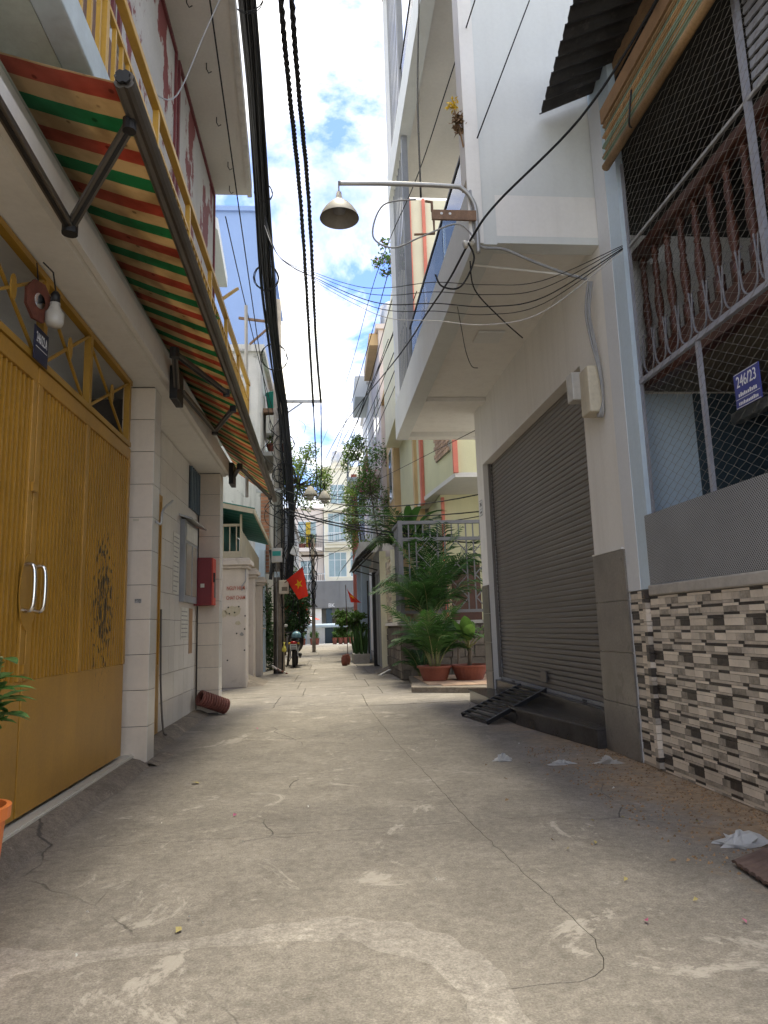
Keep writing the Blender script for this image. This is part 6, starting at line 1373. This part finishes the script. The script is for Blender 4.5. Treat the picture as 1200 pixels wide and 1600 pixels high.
MB().box(-1.9, -1.5, 60.40, 60.46, 7.95, 10.2).build('shutter', 'petal_yellow', o)
balcony(o, 'pale_pink', -4, -.5, 59.6, 60.49, 4.6, .8, 'dark_iron', .3)
for i, x in enumerate((-2.9, -2.2, -1.4)): potbush('balcony plant on the pale pink building, ' + ('left', 'middle', 'right')[i] + ' one', x, 59.8, 7.902, .45, 60 + i, 'leaf_light')
SHP = thing('corner_shop', 'grey fronted shop across the street at the end of the alley', 'shop', (0, 55, 0))
MB().box(-5, 5, 55.2, 59, 2.65, 4.75).build('fascia', 'shop_grey', SHP)
for i in range(7): MB().box(-3.98 + i * 1.2, -2.80 + i * 1.2, 55.17, 55.199, 2.70, 4.70).build('fascia_panel', 'shop_grey', SHP)
MB().box(-5, 5, 58.2, 58.4, 0, 2.64).build('back_wall', 'paper', SHP)
MB().box(-.25, .2, 55.4, 58, 0, 2.64).build('pillar', 'teal_dark', SHP); MB().box(-1.5, -.6, 55.4, 55.6, 0, 2.64).build('door_panel', 'plastic_white', SHP); MB().box(-3.4, -1.9, 55.4, 55.6, 0, 2.64).build('door_panel', 'plastic_white', SHP); MB().box(.201, 3, 55.6, 55.8, 2.0, 2.64).build('awning_board', 'shop_grey', SHP)
MB().box(.25, 3.2, 56.5, 56.6, 0, 1.9).build('counter', 'interior_brown', SHP)
text_mesh('BK', .42, (.18, 55.16, 2.85), (1, 0, 0), (0, 0, 1), 'letter_white', SHP)
MB().box(-2.9, -.2, 55.3, 55.36, 5.3, 5.36).build('roof_rail', 'frame_white', SHP); MB().box(-2.9, -.2, 55.3, 55.36, 4.76, 4.82).build('roof_rail', 'frame_white', SHP)
um = thing('parasol', 'red and white parasol at the far end of the alley', 'parasol', (-1.75, 52, 0))
for i in range(8):
    a, c = i * math.pi / 4, (i + 1) * math.pi / 4; MB().add([(-1.75, 52, 2.2), (-1.75 + 1.1 * math.cos(a), 52 + 1.1 * math.sin(a), 1.75), (-1.75 + 1.1 * math.cos(c), 52 + 1.1 * math.sin(c), 1.75)], [(0, 1, 2)]).build('panel', 'red_paint' if i % 2 else 'plastic_white', um)
MB().tube([(-1.75, 52, 0), (-1.75, 52, 2.2)], .03, 6).build('pole', 'galvanised', um)
lw = thing('planter_wall', 'low green and white street barrier behind a row of clay pots', 'barrier', (0, 50.4, 0))
for i, (x0, x1, m) in enumerate(((-2.4, -1.6, 'pale_blue'), (-1.58, -1.1, 'plastic_white'), (-1.08, -.35, 'plastic_white'), (-.33, .25, 'teal_dark'), (.27, 1.4, 'leaf_dark'))): MB().box(x0, x1, 50.6, 50.66, .05, 1.15).build('panel', m, lw)
MB().tube([(-2.4, 50.5, 1.3), (1.5, 50.5, 1.3)], .14, 10).build('pipe', 'pale_blue', lw, smooth=True)
for i, x in enumerate((-2.2, -1.85, -1.2, -.9, .35, .75, 1.1, 1.5)): potbush('clay pot plant in the row across the far end of the alley', x, 50.1, .0, .26, 70 + i, 'leaf_green', 'clay pots across the far end', hh=.42)

# ================================================================ LITTER AND SMALL THINGS ON THE GROUND
rl_ = random.Random(99)
def crumple(label, x, y, r, h, m, seed, cat='plastic bag', name='plastic_bag', z=0.0):
    rg = random.Random(seed); n, k_ = 14, 5; vs = [(x, y, z + h)]; fs = []
    for j in range(1, k_ + 1):
        for i in range(n): t = 2 * math.pi * i / n; rr = r * j / k_ * rg.uniform(.5, 1.35); vs.append((x + rr * math.cos(t), y + rr * .6 * math.sin(t), max(z + .002, z + h * (1 - (j / k_) ** 1.3) * rg.uniform(.3, 1.2) + .003)))
    for i in range(n): fs.append((0, 1 + i, 1 + (i + 1) % n))
    for j in range(k_ - 1):
        for i in range(n): a = 1 + j * n; fs.append((a + i, a + n + i, a + n + (i + 1) % n, a + (i + 1) % n))
    tag(MB().add(vs, fs).build(name, m), label, cat)
crumple('crumpled white plastic bag on the ground in front of the metal ramp', 1.33, 5.62, .085, .06, 'plastic_bag', 1); crumple('flattened clear plastic bag in the dirt near the granite pilaster', 1.72, 5.40, .10, .03, 'plastic_bag', 2); crumple('clear plastic bag lying against the ribbed brown sheet', 1.90, 3.36, .13, .07, 'plastic_bag', 3)
crumple('small grey stone heap of rubble at the foot of the granite pilaster', 2.05, 5.35, .10, .06, 'mortar', 4, 'rubble', 'rubble')
def flat_leaf(label, x, y, L_, m, cat='leaf', grp=None, name='fallen_leaf'):
    a = rl_.uniform(0, 6.28); d = Vector((math.cos(a), math.sin(a), 0)) * L_ * .7; s_ = Vector((-d.y, d.x, 0)) * .32; p = Vector((x, y, .006))
    tag(MB().add([p, p + d * .5 + s_ + Vector((0, 0, .012)), p + d + Vector((0, 0, .006)), p + d * .5 - s_ + Vector((0, 0, .004))], [(0, 1, 2), (0, 2, 3)]).build(name, m), label, cat, grp)
flat_leaf('yellow leaf on the ground in line with the gate corner', -.93, 5.28, .11, 'leaf_fallen'); flat_leaf('yellow leaf on the pale screed patch at the front', -.56, 2.75, .055, 'leaf_fallen'); flat_leaf('pink petal in the middle of the alley floor', -.57, 4.33, .05, 'petal_pink', 'petal', name='petal'); flat_leaf('pink petal near the ribbed brown sheet', 1.42, 2.53, .04, 'petal_pink', 'petal', name='petal'); flat_leaf('faint pink petal right of the long joint', 1.09, 2.61, .04, 'petal_pink', 'petal', name='petal'); flat_leaf('pink petal far off near the ribbed red pipe', -.8, 8.0, .06, 'petal_pink', 'petal', name='petal')
for i in range(26): flat_leaf('small dry leaf scattered near the mosaic wall', rl_.uniform(1.0, 2.25), rl_.uniform(2.9, 6.0), rl_.uniform(.02, .05), 'leaf_dry', 'leaf', 'dry leaves scattered at right')
for i in range(12): flat_leaf('yellowish leaf scrap on the right of the alley floor', rl_.uniform(.9, 2.0), rl_.uniform(2.6, 3.9), rl_.uniform(.02, .045), 'leaf_fallen', 'leaf', 'leaf scraps at right')
for i in range(24): flat_leaf('tiny pale paper scrap on the alley floor', rl_.uniform(-1.0, 2.1), rl_.uniform(2.4, 8.0), rl_.uniform(.012, .03), 'paper', 'paper scrap', 'paper scraps on the alley floor', 'paper_scrap')
b_ = MB()
for i in range(1500):
    u = rl_.random() ** 1.6; x, y = 2.32 - u * .75, rl_.uniform(3.0, 6.2); r = rl_.uniform(.003, .010); o_ = len(b_.v)
    if x + .012 * y > 2.36: continue
    b_.add([(x - r, y, .0), (x, y - r, .0), (x + r, y, .0), (x, y + r, .0), (x + r * .2, y, r * 1.1)], [(0, 1, 4), (1, 2, 4), (2, 3, 4), (3, 0, 4)])
o = b_.build('sand_grit', 'leaf_dry'); o['kind'] = 'stuff'; o['label'] = 'brown sand and grit along the foot of the mosaic wall'; o['category'] = 'grit'
# ribbed sheet lying at the right edge
b_ = MB(); vs = []; fs = []
c0, du, dv = Vector((1.70, 3.09, .012)), Vector((.62, .30, .03)), Vector((-.05, -.75, 0))
for i in range(61):
    z = .007 * (1 if i % 4 in (1, 2) else 0); p = c0 + dv * i / 60; vs += [p + Vector((0, 0, z)), p + du + Vector((0, 0, z))]
for i in range(60): a = 2 * i; fs.append((a, a + 2, a + 3, a + 1))
o = b_.add(vs, fs).build('ribbed_sheet', 'sheet_brown'); o.modifiers.new('s', 'SOLIDIFY').thickness = -.012; tag(o, 'brown ribbed sheet lying at the right picture edge', 'ramp sheet')
